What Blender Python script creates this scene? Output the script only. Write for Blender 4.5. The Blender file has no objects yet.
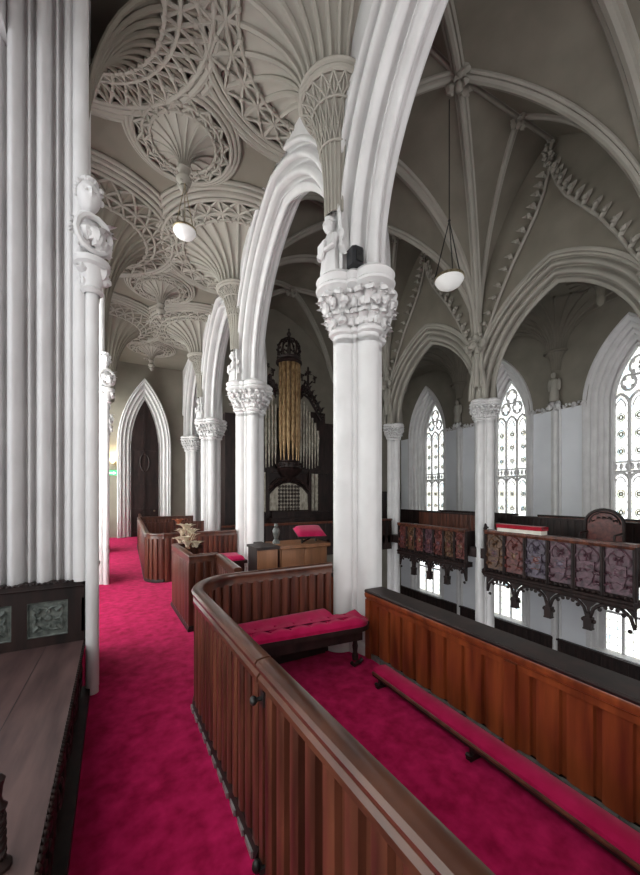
import bpy, math, random
from mathutils import Vector, Matrix, noise
random.seed(7)
PI = math.pi
SC = bpy.context.scene
COL = SC.collection

# ---------------------------------------------------------------- camera
cam_d = bpy.data.cameras.new('camera'); cam = bpy.data.objects.new('camera', cam_d); COL.objects.link(cam)
cam_d.sensor_fit = 'HORIZONTAL'; cam_d.sensor_width = 36.0; cam_d.lens = 350.0/640.0*36.0
cam_d.shift_x = 0.0; cam_d.shift_y = (494.0-437.5)/640.0*-1.0*-1.0
cam.location = (0, 0, 1.75); cam.rotation_euler = (PI/2, 0, -math.atan(191/350))
cam_d.clip_start = 0.05; cam_d.clip_end = 200
SC.camera = cam
# ---------------------------------------------------------------- sky, exposure, daylight
world = bpy.data.worlds.new('sky'); SC.world = world; world.use_nodes = True
_bg = world.node_tree.nodes['Background']; _bg.inputs[0].default_value = (0.93, 0.96, 1.0, 1); _bg.inputs[1].default_value = 1.0
SC.view_settings.view_transform = 'Standard'; SC.view_settings.look = 'None'
SC.view_settings.gamma = 1.0; SC.view_settings.use_curve_mapping = False
SC.view_settings.exposure = 0.6
WIN_STRENGTH_RIGHT = 1.25
WIN_STRENGTH_LEFT = 4.0
def area_light(name, loc, rot, sx, sy, power, col=(1, 1, 1)):
    d = bpy.data.lights.new(name, 'AREA'); d.shape = 'RECTANGLE'; d.size = sx; d.size_y = sy; d.energy = power; d.color = col
    o = bpy.data.objects.new(name, d); COL.objects.link(o); o.location = loc; o.rotation_euler = rot
    return o
# the great east window behind the camera lets the daylight in
area_light('east_window_daylight', (6.3, -5.6, 2.6), (PI/2, 0, 0), 5.4, 4.6, 175, (1.0, 0.98, 0.95))

# ---------------------------------------------------------------- materials
def _nt(name):
    m = bpy.data.materials.new(name); m.use_nodes = True
    nt = m.node_tree; b = nt.nodes['Principled BSDF']
    return m, nt, b
def noise_mat(name, c1, c2, rough=0.6, scale=(3, 3, 3), nscale=1.0, bump=0.1, bdist=0.01, detail=4, metallic=0.0, sheen=0.0, spec=None, coat=0.0, rough2=None):
    m, nt, b = _nt(name)
    tc = nt.nodes.new('ShaderNodeTexCoord'); mp = nt.nodes.new('ShaderNodeMapping'); mp.inputs['Scale'].default_value = scale
    n = nt.nodes.new('ShaderNodeTexNoise'); n.inputs['Scale'].default_value = nscale; n.inputs['Detail'].default_value = detail
    r = nt.nodes.new('ShaderNodeValToRGB'); r.color_ramp.elements[0].position = 0.3; r.color_ramp.elements[1].position = 0.7
    r.color_ramp.elements[0].color = (*c1, 1); r.color_ramp.elements[1].color = (*c2, 1)
    L = nt.links.new
    L(tc.outputs['Object'], mp.inputs[0]); L(mp.outputs[0], n.inputs['Vector']); L(n.outputs[0], r.inputs[0]); L(r.outputs[0], b.inputs['Base Color'])
    b.inputs['Roughness'].default_value = rough; b.inputs['Metallic'].default_value = metallic
    if sheen: b.inputs['Sheen Weight'].default_value = sheen
    if spec is not None: b.inputs['Specular IOR Level'].default_value = spec
    if coat: b.inputs['Coat Weight'].default_value = coat; b.inputs['Coat Roughness'].default_value = 0.15
    if bump:
        bp = nt.nodes.new('ShaderNodeBump'); bp.inputs['Strength'].default_value = bump; bp.inputs['Distance'].default_value = bdist
        L(n.outputs[0], bp.inputs['Height']); L(bp.outputs[0], b.inputs['Normal'])
    return m
M = {}
M['stone'] = noise_mat('white_painted_stone', (0.64, 0.625, 0.625), (0.73, 0.715, 0.715), 0.45, (2, 2, 2), 1.5, 0.08)
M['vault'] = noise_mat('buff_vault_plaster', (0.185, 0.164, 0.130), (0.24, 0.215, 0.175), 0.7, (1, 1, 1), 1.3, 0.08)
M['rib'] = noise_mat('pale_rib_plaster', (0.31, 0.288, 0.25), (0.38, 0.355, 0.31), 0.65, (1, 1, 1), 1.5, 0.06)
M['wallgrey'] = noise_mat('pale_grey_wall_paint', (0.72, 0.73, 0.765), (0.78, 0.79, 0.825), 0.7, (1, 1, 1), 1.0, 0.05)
M['wood'] = noise_mat('mahogany', (0.034, 0.009, 0.006), (0.155, 0.048, 0.026), 0.36, (14, 14, 1.2), 1.0, 0.12, 0.004, 6, coat=0.15)
M['woodrail'] = noise_mat('rail_mahogany', (0.030, 0.009, 0.006), (0.125, 0.044, 0.024), 0.3, (6, 2.5, 6), 1.4, 0.08, 0.003, 6, coat=0.2)
M['wood_orange'] = noise_mat('polished_red_mahogany', (0.10, 0.018, 0.007), (0.29, 0.066, 0.020), 0.3, (12, 12, 1.2), 1.0, 0.08, 0.004, 6, coat=0.4)
M['wood_dark'] = noise_mat('dark_oak', (0.010, 0.007, 0.007), (0.034, 0.018, 0.016), 0.45, (10, 10, 2), 1.0, 0.12, 0.004, 6, spec=0.25)
M['wood_bench'] = noise_mat('worn_oak_boards', (0.050, 0.026, 0.026), (0.13, 0.075, 0.070), 0.4, (14, 2, 4), 1.0, 0.1, 0.003, 6, coat=0.2)
M['wood_tan'] = noise_mat('tan_oak', (0.16, 0.065, 0.028), (0.30, 0.13, 0.06), 0.4, (10, 10, 1.5), 1.0, 0.06, 0.003, 5, coat=0.2)
M['carpet'] = noise_mat('crimson_carpet', (0.27, 0.003, 0.042), (0.52, 0.012, 0.100), 0.95, (1, 1, 1), 11.0, 0.15, 0.004, 12, sheen=0.05, spec=0.05)
M['velvet'] = noise_mat('crimson_velvet', (0.36, 0.004, 0.055), (0.48, 0.010, 0.085), 0.85, (1, 1, 1), 9.0, 0.05, 0.004, 4, sheen=0.12, spec=0.08)
M['redcloth'] = noise_mat('red_cloth', (0.28, 0.008, 0.02), (0.40, 0.012, 0.03), 0.85, (1, 1, 1), 5.0, 0.05, 0.003, 4, sheen=0.2, spec=0.1)
M['black'] = noise_mat('black_plastic', (0.008, 0.008, 0.010), (0.016, 0.016, 0.02), 0.45, (8, 8, 8), 3.0, 0.03)
M['iron'] = noise_mat('dark_iron', (0.02, 0.02, 0.022), (0.05, 0.048, 0.045), 0.45, (8, 8, 8), 3.0, 0.05, metallic=0.6)
M['brass'] = noise_mat('aged_brass', (0.20, 0.16, 0.10), (0.42, 0.35, 0.22), 0.35, (8, 8, 8), 2.0, 0.05, metallic=0.8)
M['gilt'] = noise_mat('gilded_pipe_metal', (0.16, 0.085, 0.035), (0.46, 0.31, 0.16), 0.4, (6, 6, 3), 2.0, 0.03, metallic=0.5)
M['tin'] = noise_mat('tin_pipe_metal', (0.20, 0.175, 0.14), (0.50, 0.46, 0.38), 0.4, (6, 6, 3), 2.0, 0.03, metallic=0.4)
M['cream'] = noise_mat('cream_petals', (0.50, 0.40, 0.27), (0.72, 0.64, 0.50), 0.7, (20, 20, 20), 1.0, 0.1)
M['whitecloth'] = noise_mat('ivory_cloth', (0.66, 0.62, 0.54), (0.76, 0.72, 0.64), 0.8, (5, 5, 5), 1.0, 0.05)
M['flag'] = noise_mat('grey_stone_floor', (0.20, 0.20, 0.20), (0.32, 0.31, 0.30), 0.4, (1.5, 1.5, 1.5), 1.0, 0.03)
M['skirt'] = noise_mat('greyed_skirting_metal', (0.06, 0.065, 0.06), (0.16, 0.165, 0.155), 0.4, (20, 20, 20), 1.0, 0.1)
M['steel'] = noise_mat('dull_steel', (0.22, 0.22, 0.22), (0.45, 0.45, 0.45), 0.4, (20, 20, 20), 1.0, 0.1, metallic=0.5)
M['rust'] = noise_mat('rust_petals', (0.16, 0.035, 0.015), (0.32, 0.09, 0.03), 0.7, (20, 20, 20), 1.0, 0.1)
M['green_grey'] = noise_mat('greyed_relief_paint', (0.045, 0.055, 0.05), (0.17, 0.19, 0.17), 0.5, (20, 20, 20), 1.0, 0.1)
for _n, _a, _b in (('panel_plum', (0.03, 0.010, 0.015), (0.15, 0.066, 0.088)), ('panel_red', (0.045, 0.010, 0.010), (0.19, 0.05, 0.04)), ('panel_brown', (0.035, 0.015, 0.008), (0.16, 0.075, 0.035)), ('panel_blue', (0.03, 0.018, 0.025), (0.13, 0.10, 0.14))):
    M[_n] = noise_mat(_n + '_carved_paint', _a, _b, 0.4, (9, 9, 9), 1.2, 0.25, 0.01, 5, coat=0.2)
def emit_mat(name, col, strength, base=(0.8, 0.8, 0.8)):
    m, nt, b = _nt(name)
    n = nt.nodes.new('ShaderNodeTexNoise'); n.inputs['Scale'].default_value = 6
    r = nt.nodes.new('ShaderNodeValToRGB'); r.color_ramp.elements[0].color = (*[x*0.9 for x in col], 1); r.color_ramp.elements[1].color = (*col, 1)
    nt.links.new(n.outputs[0], r.inputs[0]); nt.links.new(r.outputs[0], b.inputs['Emission Color'])
    b.inputs['Base Color'].default_value = (*base, 1)
    b.inputs['Emission Strength'].default_value = strength; b.inputs['Roughness'].default_value = 0.3
    return m
M['bowl'] = emit_mat('opal_glass', (1.0, 0.97, 0.9), 0.12)
M['lamp'] = emit_mat('lit_lamp', (1.0, 0.75, 0.4), 4.0)
M['exitgreen'] = emit_mat('lit_green_sign', (0.08, 0.75, 0.25), 0.8, (0.02, 0.3, 0.1))
M['signwhite'] = emit_mat('lit_white_sign', (0.9, 1.0, 0.9), 1.0)
def glass_mat(name, strength, cell, plain=False):
    """daylit leaded grisaille glass: pale quarries, dark lead lines, tinted medallions (object coordinates: y across, z up)"""
    m, nt, b = _nt(name); L = nt.links.new
    N = lambda t: nt.nodes.new(t)
    tc = N('ShaderNodeTexCoord'); sp = N('ShaderNodeSeparateXYZ'); L(tc.outputs['Object'], sp.inputs[0])
    def math_(op, a, bb=None):
        n = N('ShaderNodeMath'); n.operation = op
        for i, x in enumerate((a, bb)):
            if x is None: continue
            if isinstance(x, (int, float)): n.inputs[i].default_value = x
            else: L(x, n.inputs[i])
        return n.outputs[0]
    y, z = sp.outputs[1], sp.outputs[2]
    if plain: u = math_('DIVIDE', y, cell); v = math_('DIVIDE', z, cell*1.25)
    else: u = math_('DIVIDE', math_('ADD', y, math_('MULTIPLY', z, 0.6)), cell); v = math_('DIVIDE', math_('SUBTRACT', y, math_('MULTIPLY', z, 0.6)), cell)
    fu = math_('ABSOLUTE', math_('SUBTRACT', math_('FRACT', u), 0.5)); fv = math_('ABSOLUTE', math_('SUBTRACT', math_('FRACT', v), 0.5))
    edge = math_('GREATER_THAN', math_('MAXIMUM', fu, fv), 0.455 if plain else 0.44)
    vor = N('ShaderNodeTexVoronoi'); vor.inputs['Scale'].default_value = 9.0; L(tc.outputs['Object'], vor.inputs['Vector'])
    rp = N('ShaderNodeValToRGB'); e = rp.color_ramp.elements
    e[0].position = 0.0; e[0].color = (0.95, 1.0, 0.98, 1); e[1].position = 1.0; e[1].color = (1, 1, 1, 1)
    for p, c in ((0.12, (0.55, 0.75, 0.85, 1)), (0.2, (1.0, 0.96, 0.80, 1)), (0.3, (0.98, 1, 1, 1)), (0.86, (0.85, 0.95, 0.80, 1))):
        q = e.new(p); q.color = c
    rp.color_ramp.interpolation = 'CONSTANT'
    sr = N('ShaderNodeSeparateColor'); L(vor.outputs['Color'], sr.inputs[0]); L(sr.outputs[0], rp.inputs[0])
    mx = N('ShaderNodeMix'); mx.data_type = 'RGBA'; L(edge, mx.inputs[0]); L(rp.outputs[0], mx.inputs[6]); mx.inputs[7].default_value = (0.16, 0.17, 0.17, 1)
    L(mx.outputs[2], b.inputs['Emission Color']); b.inputs['Emission Strength'].default_value = strength
    b.inputs['Base Color'].default_value = (0.5, 0.5, 0.5, 1); b.inputs['Roughness'].default_value = 0.2
    return m
M['glass_r'] = glass_mat('daylit_grisaille_glass', WIN_STRENGTH_RIGHT, 0.17)
M['glass_low'] = glass_mat('daylit_leaded_glass', WIN_STRENGTH_RIGHT, 0.22, True)
M['glass_l'] = glass_mat('daylit_aisle_glass', WIN_STRENGTH_LEFT*1.4, 0.2)
M['glass_near'] = glass_mat('daylit_near_aisle_glass', WIN_STRENGTH_LEFT*0.6, 0.2)
M['medallion'] = noise_mat('painted_glass_medallion', (0.10, 0.16, 0.20), (0.50, 0.42, 0.22), 0.2, (12, 12, 12), 1.0, 0)

# ---------------------------------------------------------------- mesh helpers
ORG = {}
class MB:
    def __init__(self): self.v = []; self.f = []
    def add(self, vs, fs):
        o = len(self.v); self.v += [tuple(p) for p in vs]; self.f += [tuple(i+o for i in q) for q in fs]
    def box(self, x0, y0, z0, x1, y1, z1):
        self.add([(x0,y0,z0),(x1,y0,z0),(x1,y1,z0),(x0,y1,z0),(x0,y0,z1),(x1,y0,z1),(x1,y1,z1),(x0,y1,z1)],
                 [(0,3,2,1),(4,5,6,7),(0,1,5,4),(1,2,6,5),(2,3,7,6),(3,0,4,7)])
    def obox(self, c, ax, ay, hx, hy, z0, z1, tz=0.0):
        """box with plan axes ax, ay (2-D units), half sizes hx, hy; tz = bevel at the top and sides"""
        def P(a, b, z): return (c[0]+ax[0]*a+ay[0]*b, c[1]+ax[1]*a+ay[1]*b, z)
        self.add([P(-hx,-hy,z0),P(hx,-hy,z0),P(hx,hy,z0),P(-hx,hy,z0),P(-hx,-hy,z1),P(hx,-hy,z1),P(hx,hy,z1),P(-hx,hy,z1)],
                 [(0,3,2,1),(4,5,6,7),(0,1,5,4),(1,2,6,5),(2,3,7,6),(3,0,4,7)])
    def grid(self, rows, closed_u=False, closed_v=False):
        n = len(rows); m = len(rows[0]); o = len(self.v)
        for r in rows: self.v += [tuple(p) for p in r]
        for i in range(n if closed_v else n-1):
            for j in range(m if closed_u else m-1):
                a = o+i*m+j; b = o+i*m+(j+1) % m; i2 = (i+1) % n
                self.f.append((a, b, o+i2*m+(j+1) % m, o+i2*m+j))
    def tube(self, path, r, n=8, closed=False, cap=True):
        P = [Vector(p) for p in path]; k = len(P); rows = []
        rr = r if isinstance(r, (list, tuple)) else [r]*k
        up = None
        for i in range(k):
            if closed: t = P[(i+1) % k]-P[i-1]
            else: t = P[min(i+1, k-1)]-P[max(i-1, 0)]
            if t.length < 1e-9: t = Vector((0,0,1))
            t.normalize()
            if up is None:
                up = Vector((0,0,1)) if abs(t.z) < 0.9 else Vector((1,0,0))
            a = t.cross(up)
            if a.length < 1e-6: a = t.cross(Vector((0.3,1,0.2)))
            a.normalize(); b = a.cross(t); b.normalize(); up = b
            rows.append([P[i]+(a*math.cos(2*PI*j/n)+b*math.sin(2*PI*j/n))*rr[i] for j in range(n)])
        o = len(self.v)
        self.grid(rows, closed_u=True, closed_v=closed)
        if cap and not closed:
            self.f.append(tuple(o+j for j in range(n))); self.f.append(tuple(o+(k-1)*n+j for j in reversed(range(n))))
    def lathe(self, prof, c=(0,0,0), n=24, a0=0.0, a1=2*PI):
        full = abs(a1-a0-2*PI) < 1e-6
        rows = []
        for r, z in prof:
            rows.append([(c[0]+r*math.cos(a0+(a1-a0)*j/n), c[1]+r*math.sin(a0+(a1-a0)*j/n), c[2]+z) for j in range(n if full else n+1)])
        self.grid(rows, closed_u=full)
    def prism(self, poly, z0, z1):
        n = len(poly); o = len(self.v)
        self.v += [(p[0],p[1],z0) for p in poly]+[(p[0],p[1],z1) for p in poly]
        self.f += [(o+i, o+(i+1) % n, o+n+(i+1) % n, o+n+i) for i in range(n)]
        self.f += [tuple(o+n-1-i for i in range(n)), tuple(o+n+i for i in range(n))]
    def plate(self, poly, frame, w0, w1):
        """polygon (t,z) extruded between w0 and w1, frame(t,w,z) -> world"""
        n = len(poly); o = len(self.v)
        self.v += [frame(t,w0,z) for t, z in poly]+[frame(t,w1,z) for t, z in poly]
        self.f += [(o+i, o+(i+1) % n, o+n+(i+1) % n, o+n+i) for i in range(n)]
        self.f += [tuple(o+n-1-i for i in range(n)), tuple(o+n+i for i in range(n))]
    def ball(self, c, r, n=8, m=6, lump=0.0, seed=0.0):
        rx, ry, rz = r if isinstance(r, (tuple, list)) else (r, r, r)
        rows = []
        for i in range(m+1):
            th = PI*i/m
            row = []
            for j in range(n):
                ph = 2*PI*j/n
                d = Vector((math.sin(th)*math.cos(ph), math.sin(th)*math.sin(ph), math.cos(th)))
                k = 1.0+(lump*noise.noise(d*2.3+Vector((seed*3.1, seed*1.7, seed))) if lump else 0)
                row.append((c[0]+d.x*rx*k, c[1]+d.y*ry*k, c[2]+d.z*rz*k))
            rows.append(row)
        self.grid(rows, closed_u=True)
    def leaf(self, base, out, up, L, W, curl=0.6):
        """curled stone leaf: base point, out and up directions"""
        out = Vector(out).normalized(); up = Vector(up).normalized(); s = out.cross(up); B = Vector(base); rows = []
        for i in range(5):
            t = i/4
            p = B+up*(L*(t-0.35*curl*t**3))+out*(L*curl*t*t)
            if i == 4: p = p-up*(L*0.16)
            w = W*(0.55, 1.0, 0.9, 0.95, 0.35)[i]
            rows.append([p-s*w, p-s*w*0.5+out*0.012, p+out*0.025, p+s*w*0.5+out*0.012, p+s*w])
        self.grid(rows)
        self.grid([[q-out*0.012 for q in map(Vector, r)] for r in rows])
    def build(self, name, mat, parent=None, smooth=40, org=None):
        if parent is not None:
            org = ORG.get(parent.name, (0,0,0))
        elif org is None:
            xs = [p[0] for p in self.v]; ys = [p[1] for p in self.v]; zs = [p[2] for p in self.v]
            org = ((min(xs)+max(xs))/2, (min(ys)+max(ys))/2, min(zs))
        me = bpy.data.meshes.new(name)
        me.from_pydata([(p[0]-org[0], p[1]-org[1], p[2]-org[2]) for p in self.v], [], self.f)
        me.materials.append(M[mat] if isinstance(mat, str) else mat)
        me.update()
        import bmesh
        bm = bmesh.new(); bm.from_mesh(me); bmesh.ops.recalc_face_normals(bm, faces=bm.faces); bm.to_mesh(me); bm.free()
        if smooth:
            me.polygons.foreach_set('use_smooth', [True]*len(me.polygons)); me.set_sharp_from_angle(angle=math.radians(smooth))
        o = bpy.data.objects.new(name, me); COL.objects.link(o)
        if parent is not None: o.parent = parent
        else: o.location = org
        ORG[o.name] = org
        return o
def tag(o, label=None, cat=None, group=None, kind=None):
    if label: o['label'] = label
    if cat: o['category'] = cat
    if group: o['group'] = group
    if kind: o['kind'] = kind
    return o
def thing(name, loc, label, cat, group=None, kind=None):
    o = bpy.data.objects.new(name, None); COL.objects.link(o); o.location = loc; o.empty_display_size = 0.1
    ORG[o.name] = tuple(loc)
    return tag(o, label, cat, group, kind)
def struct(o, label, cat): return tag(o, label, cat, None, 'structure')
def copy_tree(o, parent=None):
    c = o.copy(); COL.objects.link(c)
    if parent is not None: c.parent = parent
    for ch in list(o.children): copy_tree(ch, c)
    return c
def place_copy(o, loc, label, rz=None, group=None):
    c = copy_tree(o); c.location = loc; c['label'] = label
    if rz is not None: c.rotation_euler.z = rz
    if group: c['group'] = group
    return c

# ---------------------------------------------------------------- gothic helpers
def arc_R(a, h): return (a*a+h*h)/(2*a)
def arch_z(t, a, h):
    R = arc_R(a, h); u = abs(t)+R-a
    return math.sqrt(max(R*R-u*u, 0.0))
def arch_pts(a, h, e=0.0, n=16, leg=0.0):
    """(t,z) from the left foot over the apex to the right foot, offset e outwards"""
    R = arc_R(a, h); f = math.acos(max(-1, min(1, (R-a)/(R+e))))
    right = [((R+e)*math.cos(f*k/n)-(R-a), (R+e)*math.sin(f*k/n)) for k in range(n+1)]
    pts = [(-t, z) for t, z in right]+[(t, z) for t, z in reversed(right[:-1])]
    if leg: pts = [(-(a+e), -leg)]+pts+[(a+e, -leg)]
    return pts
def rolled(p0, p1, spec, k=6):
    """profile from p0 to p1: spec = [(width, depth)], depth > 0 a roll to the left of travel, < 0 a hollow"""
    tot = sum(s[0] for s in spec); d = (p1[0]-p0[0], p1[1]-p0[1]); L = math.hypot(*d); ux, uy = d[0]/L, d[1]/L; nx, ny = -uy, ux
    out = []; s = 0.0
    for w, dep in spec:
        ww = w/tot*L
        for i in range(k+1):
            t = i/k; q = dep*math.sin(PI*t)**0.6 if dep else 0.0
            out.append((p0[0]+ux*(s+ww*t)+nx*q, p0[1]+uy*(s+ww*t)+ny*q))
        s += ww
    return out
def arch_mould(mb, a, h, prof, frame, n=18, leg=0.0):
    """sweep profile (w, e) around a pointed arch; frame(t, w, z) -> world"""
    cols = [[frame(t, w, z) for t, z in arch_pts(a, h, e, n, leg)] for w, e in prof]
    mb.grid([[cols[j][i] for j in range(len(prof))] for i in range(len(cols[0]))])
def sweep_plan(mb, path, prof, closed_prof=True, cap=True):
    """sweep profile (offset to the left of travel, z) along a plan path with mitred corners"""
    P = [Vector(p) for p in path]; rows = []
    for i in range(len(P)):
        a = (P[i]-P[i-1]).normalized() if i > 0 else None
        b = (P[i+1]-P[i]).normalized() if i < len(P)-1 else None
        if a is None: a = b
        if b is None: b = a
        na = Vector((-a.y, a.x)); nb = Vector((-b.y, b.x)); m = na+nb; m = m/max(m.dot(na), 1e-4) if m.length > 1e-5 else na
        rows.append([(P[i].x+m.x*o, P[i].y+m.y*o, z) for o, z in prof])
    o0 = len(mb.v); k = len(prof)
    mb.grid(rows, closed_u=closed_prof)
    if cap and closed_prof:
        mb.f.append(tuple(o0+j for j in range(k))); mb.f.append(tuple(o0+(len(rows)-1)*k+j for j in reversed(range(k))))
def resample(path, step):
    P = [Vector(p) for p in path]; out = []; L = [0.0]
    for i in range(1, len(P)): L.append(L[-1]+(P[i]-P[i-1]).length)
    n = max(1, round(L[-1]/step)); st = L[-1]/n
    for k in range(n):
        s = (k+0.5)*st
        for i in range(1, len(P)):
            if s <= L[i]+1e-9:
                t = (s-L[i-1])/(L[i]-L[i-1]); d = (P[i]-P[i-1]).normalized(); out.append((P[i-1].lerp(P[i], t), d, st)); break
    return out
def boards(mb, path, z0, z1, core=0.012, proud=0.030, step=0.105, fill=0.80):
    """vertical tongue-and-groove boards proud of a thin core, along a plan path"""
    sweep_plan(mb, path, [(-core, z0), (core, z0), (core, z1), (-core, z1)])
    for p, d, st in resample(path, step):
        h = st*fill/2; nrm = (-d.y, d.x)
        for sgn in (-1, 1):
            c = (p.x+nrm[0]*sgn*core, p.y+nrm[1]*sgn*core)
            def Q(a, b, z): return (c[0]+d.x*a+nrm[0]*sgn*b, c[1]+d.y*a+nrm[1]*sgn*b, z)
            pr = [(-h, 0), (-h*0.93, proud*0.75), (-h*0.55, proud), (h*0.55, proud), (h*0.93, proud*0.75), (h, 0)]
            mb.grid([[Q(a, b, z0+0.005) for a, b in pr], [Q(a, b, z1-0.005) for a, b in pr]])
def polar_plan(circles):
    def r(th):
        dx, dy = math.cos(th), math.sin(th); best = 0.01
        for cx, cy, cr in circles:
            b = dx*cx+dy*cy; q = b*b-(cx*cx+cy*cy-cr*cr)
            if q >= 0 and b+math.sqrt(q) > best: best = b+math.sqrt(q)
        return best
    return r
def polar_lathe(mb, plan, prof, c, n=96):
    """prof = [(scale, add, z)]"""
    rows = [[(c[0]+(plan(2*PI*j/n)*s+a)*math.cos(2*PI*j/n), c[1]+(plan(2*PI*j/n)*s+a)*math.sin(2*PI*j/n), c[2]+z) for j in range(n)] for s, a, z in prof]
    mb.grid(rows, closed_u=True)
    o = len(mb.v)
    mb.f.append(tuple(o-n+j for j in range(n)))
def head_mesh(mb, c, s, yaw):
    """a carved stone head with brow, eyes, nose, mouth, chin, ears and curled hair; faces +x before yaw"""
    cy, sy = math.cos(yaw), math.sin(yaw)
    rows = []
    n, m = 44, 34
    G = lambda x, y, w: math.exp(-(x*x+y*y)/(w*w))
    W = lambda x, y, z: (c[0]+s*(x*cy-y*sy), c[1]+s*(x*sy+y*cy), c[2]+s*z)
    for i in range(m+1):
        th = PI*i/m; row = []
        for j in range(n):
            ph = 2*PI*j/n-PI
            x, y, z = math.sin(th)*math.cos(ph), math.sin(th)*math.sin(ph), math.cos(th)
            k = 1.0
            if x > 0:
                k += 0.20*G(y*1.25, (z+0.18)*0.8, 0.15)+0.10*G(y*1.3, (z-0.06)*0.5, 0.13)+0.05*G(y*0.4, z-0.22, 0.10)
                k -= 0.15*(G((y-0.33)*0.8, z-0.06, 0.13)+G((y+0.33)*0.8, z-0.06, 0.13))
                k += 0.05*(G(y-0.42, z+0.25, 0.22)+G(y+0.42, z+0.25, 0.22))
                k += 0.07*G(y*0.7, z+0.45, 0.06)-0.09*G(y*0.55, z+0.525, 0.045)+0.07*G(y*0.8, z+0.60, 0.06)+0.10*G(y*0.8, z+0.85, 0.17)
            row.append(W(x*0.90*k, y*0.78*k*(1-0.16*max(0, -z)), z*1.12))
        rows.append(row)
    mb.grid(rows, closed_u=True)
    for sd in (-1, 1):
        mb.ball(W(0.76, sd*0.285, 0.06), (s*0.10, s*0.12, s*0.075), 10, 8)      # eyes
        mb.ball(W(0.0, sd*0.82, 0), (s*0.16, s*0.16, s*0.26), 8, 6)             # ears
    for k in range(30):      # hair curls around crown and temples
        a = 2*PI*k/15+0.2*(k > 14); lift = 0.62 if k < 15 else 0.98
        q = math.sqrt(max(0, 1-lift*lift*0.8)); x, y = math.cos(a)*q, math.sin(a)*q
        if x > 0.55 and k < 15: continue
        mb.ball(W(x*0.95, y*0.86, lift*1.1), s*0.22, 7, 5, 0.3, k)
def foliage(mb, c, r, k, seed):
    """a clump of lumps and curled leaves"""
    rd = random.Random(seed)
    for i in range(k):
        a = rd.uniform(0, 2*PI); b = rd.uniform(-0.9, 0.9); d = Vector((math.cos(a)*math.cos(b), math.sin(a)*math.cos(b), math.sin(b)))
        p = Vector(c)+d*r*0.75
        mb.ball(p, r*rd.uniform(0.28, 0.45), 7, 5, 0.5, seed+i)
    for i in range(k):
        a = rd.uniform(0, 2*PI); d = Vector((math.cos(a), math.sin(a), rd.uniform(-0.3, 0.5)))
        mb.leaf(Vector(c)+d*r*0.4, d, (0, 0, 1 if rd.random() < 0.7 else -1), r*0.9, r*0.28, 0.8)

# ================================================================ STRUCTURE
BAY = [-5.25, -0.90, 3.45, 7.70, 12.0, 16.3]
BAYR = [-6.0, -1.5, 3.0, 7.5, 12.0, 16.5]
XL, XR = 2.40, 10.25            # centre lines of the two arcades
ZG, ZN = 0.0, -4.6              # gallery and nave floor levels
SPL, SPR = 4.22, 4.80           # springing of the left and right arches
EAST, WEST = -5.25, 16.3
NAVE0, NAVE1 = XL+0.34, XR-0.34

# ---- floors
m = MB(); m.box(-1.9, EAST, -0.32, 2.52, WEST, 0.0)
struct(m.build('floor_gallery_near', 'carpet', smooth=0), 'crimson fitted carpet over the near gallery floor and aisle', 'floor')
m = MB(); m.box(9.95, EAST, -0.32, 15.3, WEST, 0.0)
struct(m.build('floor_gallery_far', 'wood_dark', smooth=0), 'dark boarded floor of the gallery across the nave', 'floor')
m = MB(); m.box(2.52, 11.7, -0.32, 9.95, WEST, 0.0)
struct(m.build('floor_organ_gallery', 'wood_dark', smooth=0), 'dark floor of the organ gallery at the end of the nave', 'floor')
m = MB(); m.box(-1.9, EAST, ZN-0.1, 15.6, WEST, ZN)
struct(m.build('floor_nave', 'flag', smooth=0), 'grey stone floor of the nave far below', 'floor')

# ---- arcade walls with pointed openings
def arcade_wall(name, X, half, sp, a, h, e, ztop, label, mat, mat_soffit, faces, BAY, leg=0.0):
    m = MB(); R = arc_R(a, h)
    for b in range(5):
        y0, y1 = BAY[b], BAY[b+1]; ym = (y0+y1)/2; n = 36
        ts = [(-1+2*i/n)*(y1-y0)/2 for i in range(n+1)]
        zb = [sp+leg+math.sqrt(max((R+e)**2-(abs(t)+R-a)**2, 0)) for t in ts]
        for w in (-half, half):
            m.grid([[(X+w, ym+t, z) for t, z in zip(ts, zb)], [(X+w, ym+t, ztop) for t in ts]])
        m.grid([[(X-half, ym+t, z) for t, z in zip(ts, zb)], [(X+half, ym+t, z) for t, z in zip(ts, zb)]])
    w = struct(m.build(name, mat, org=(0, 0, 0)), label, 'wall')
    e2 = e+0.03
    prof = rolled((half, e2), (0.10, 0.02), [(0.09, 0.035), (0.07, -0.09), (0.13, 0.07), (0.09, -0.11), (0.15, 0.08), (0.09, -0.11)])
    prof += rolled((0.10, 0.0), (-0.10, 0.0), [(0.05, -0.03), (0.12, 0.06), (0.05, -0.03)])
    prof += [(-p, q) for p, q in reversed(rolled((half, e2), (0.10, 0.02), [(0.09, 0.035), (0.07, -0.09), (0.13, 0.07), (0.09, -0.11), (0.15, 0.08), (0.09, -0.11)]))]
    # labels and hood rolls on both faces
    for b in range(5):
        ym = (BAY[b]+BAY[b+1])/2; k = MB()
        arch_mould(k, a, h, prof, lambda t, w_, z: (X+w_, ym+t, sp+leg+z), 22, leg)
        for sd in faces:
            hood = [(sd*(half-0.02), e2-0.01), (sd*(half+0.05), e2+0.0), (sd*(half+0.065), e2+0.05), (sd*(half+0.05), e2+0.09), (sd*(half-0.02), e2+0.11)]
            arch_mould(k, a, h, hood, lambda t, w_, z: (X+w_, ym+t, sp+leg+z), 22, leg)
        k.build('arch_moulding', mat_soffit, w)
    return w
arcade_wall('wall_arcade_near', XL, 0.34, SPL, 1.865, 2.38, 0.42, 11.6, 'white moulded arcade wall carrying the near gallery arches', 'stone', 'stone', (), BAY, 0.20)
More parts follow.
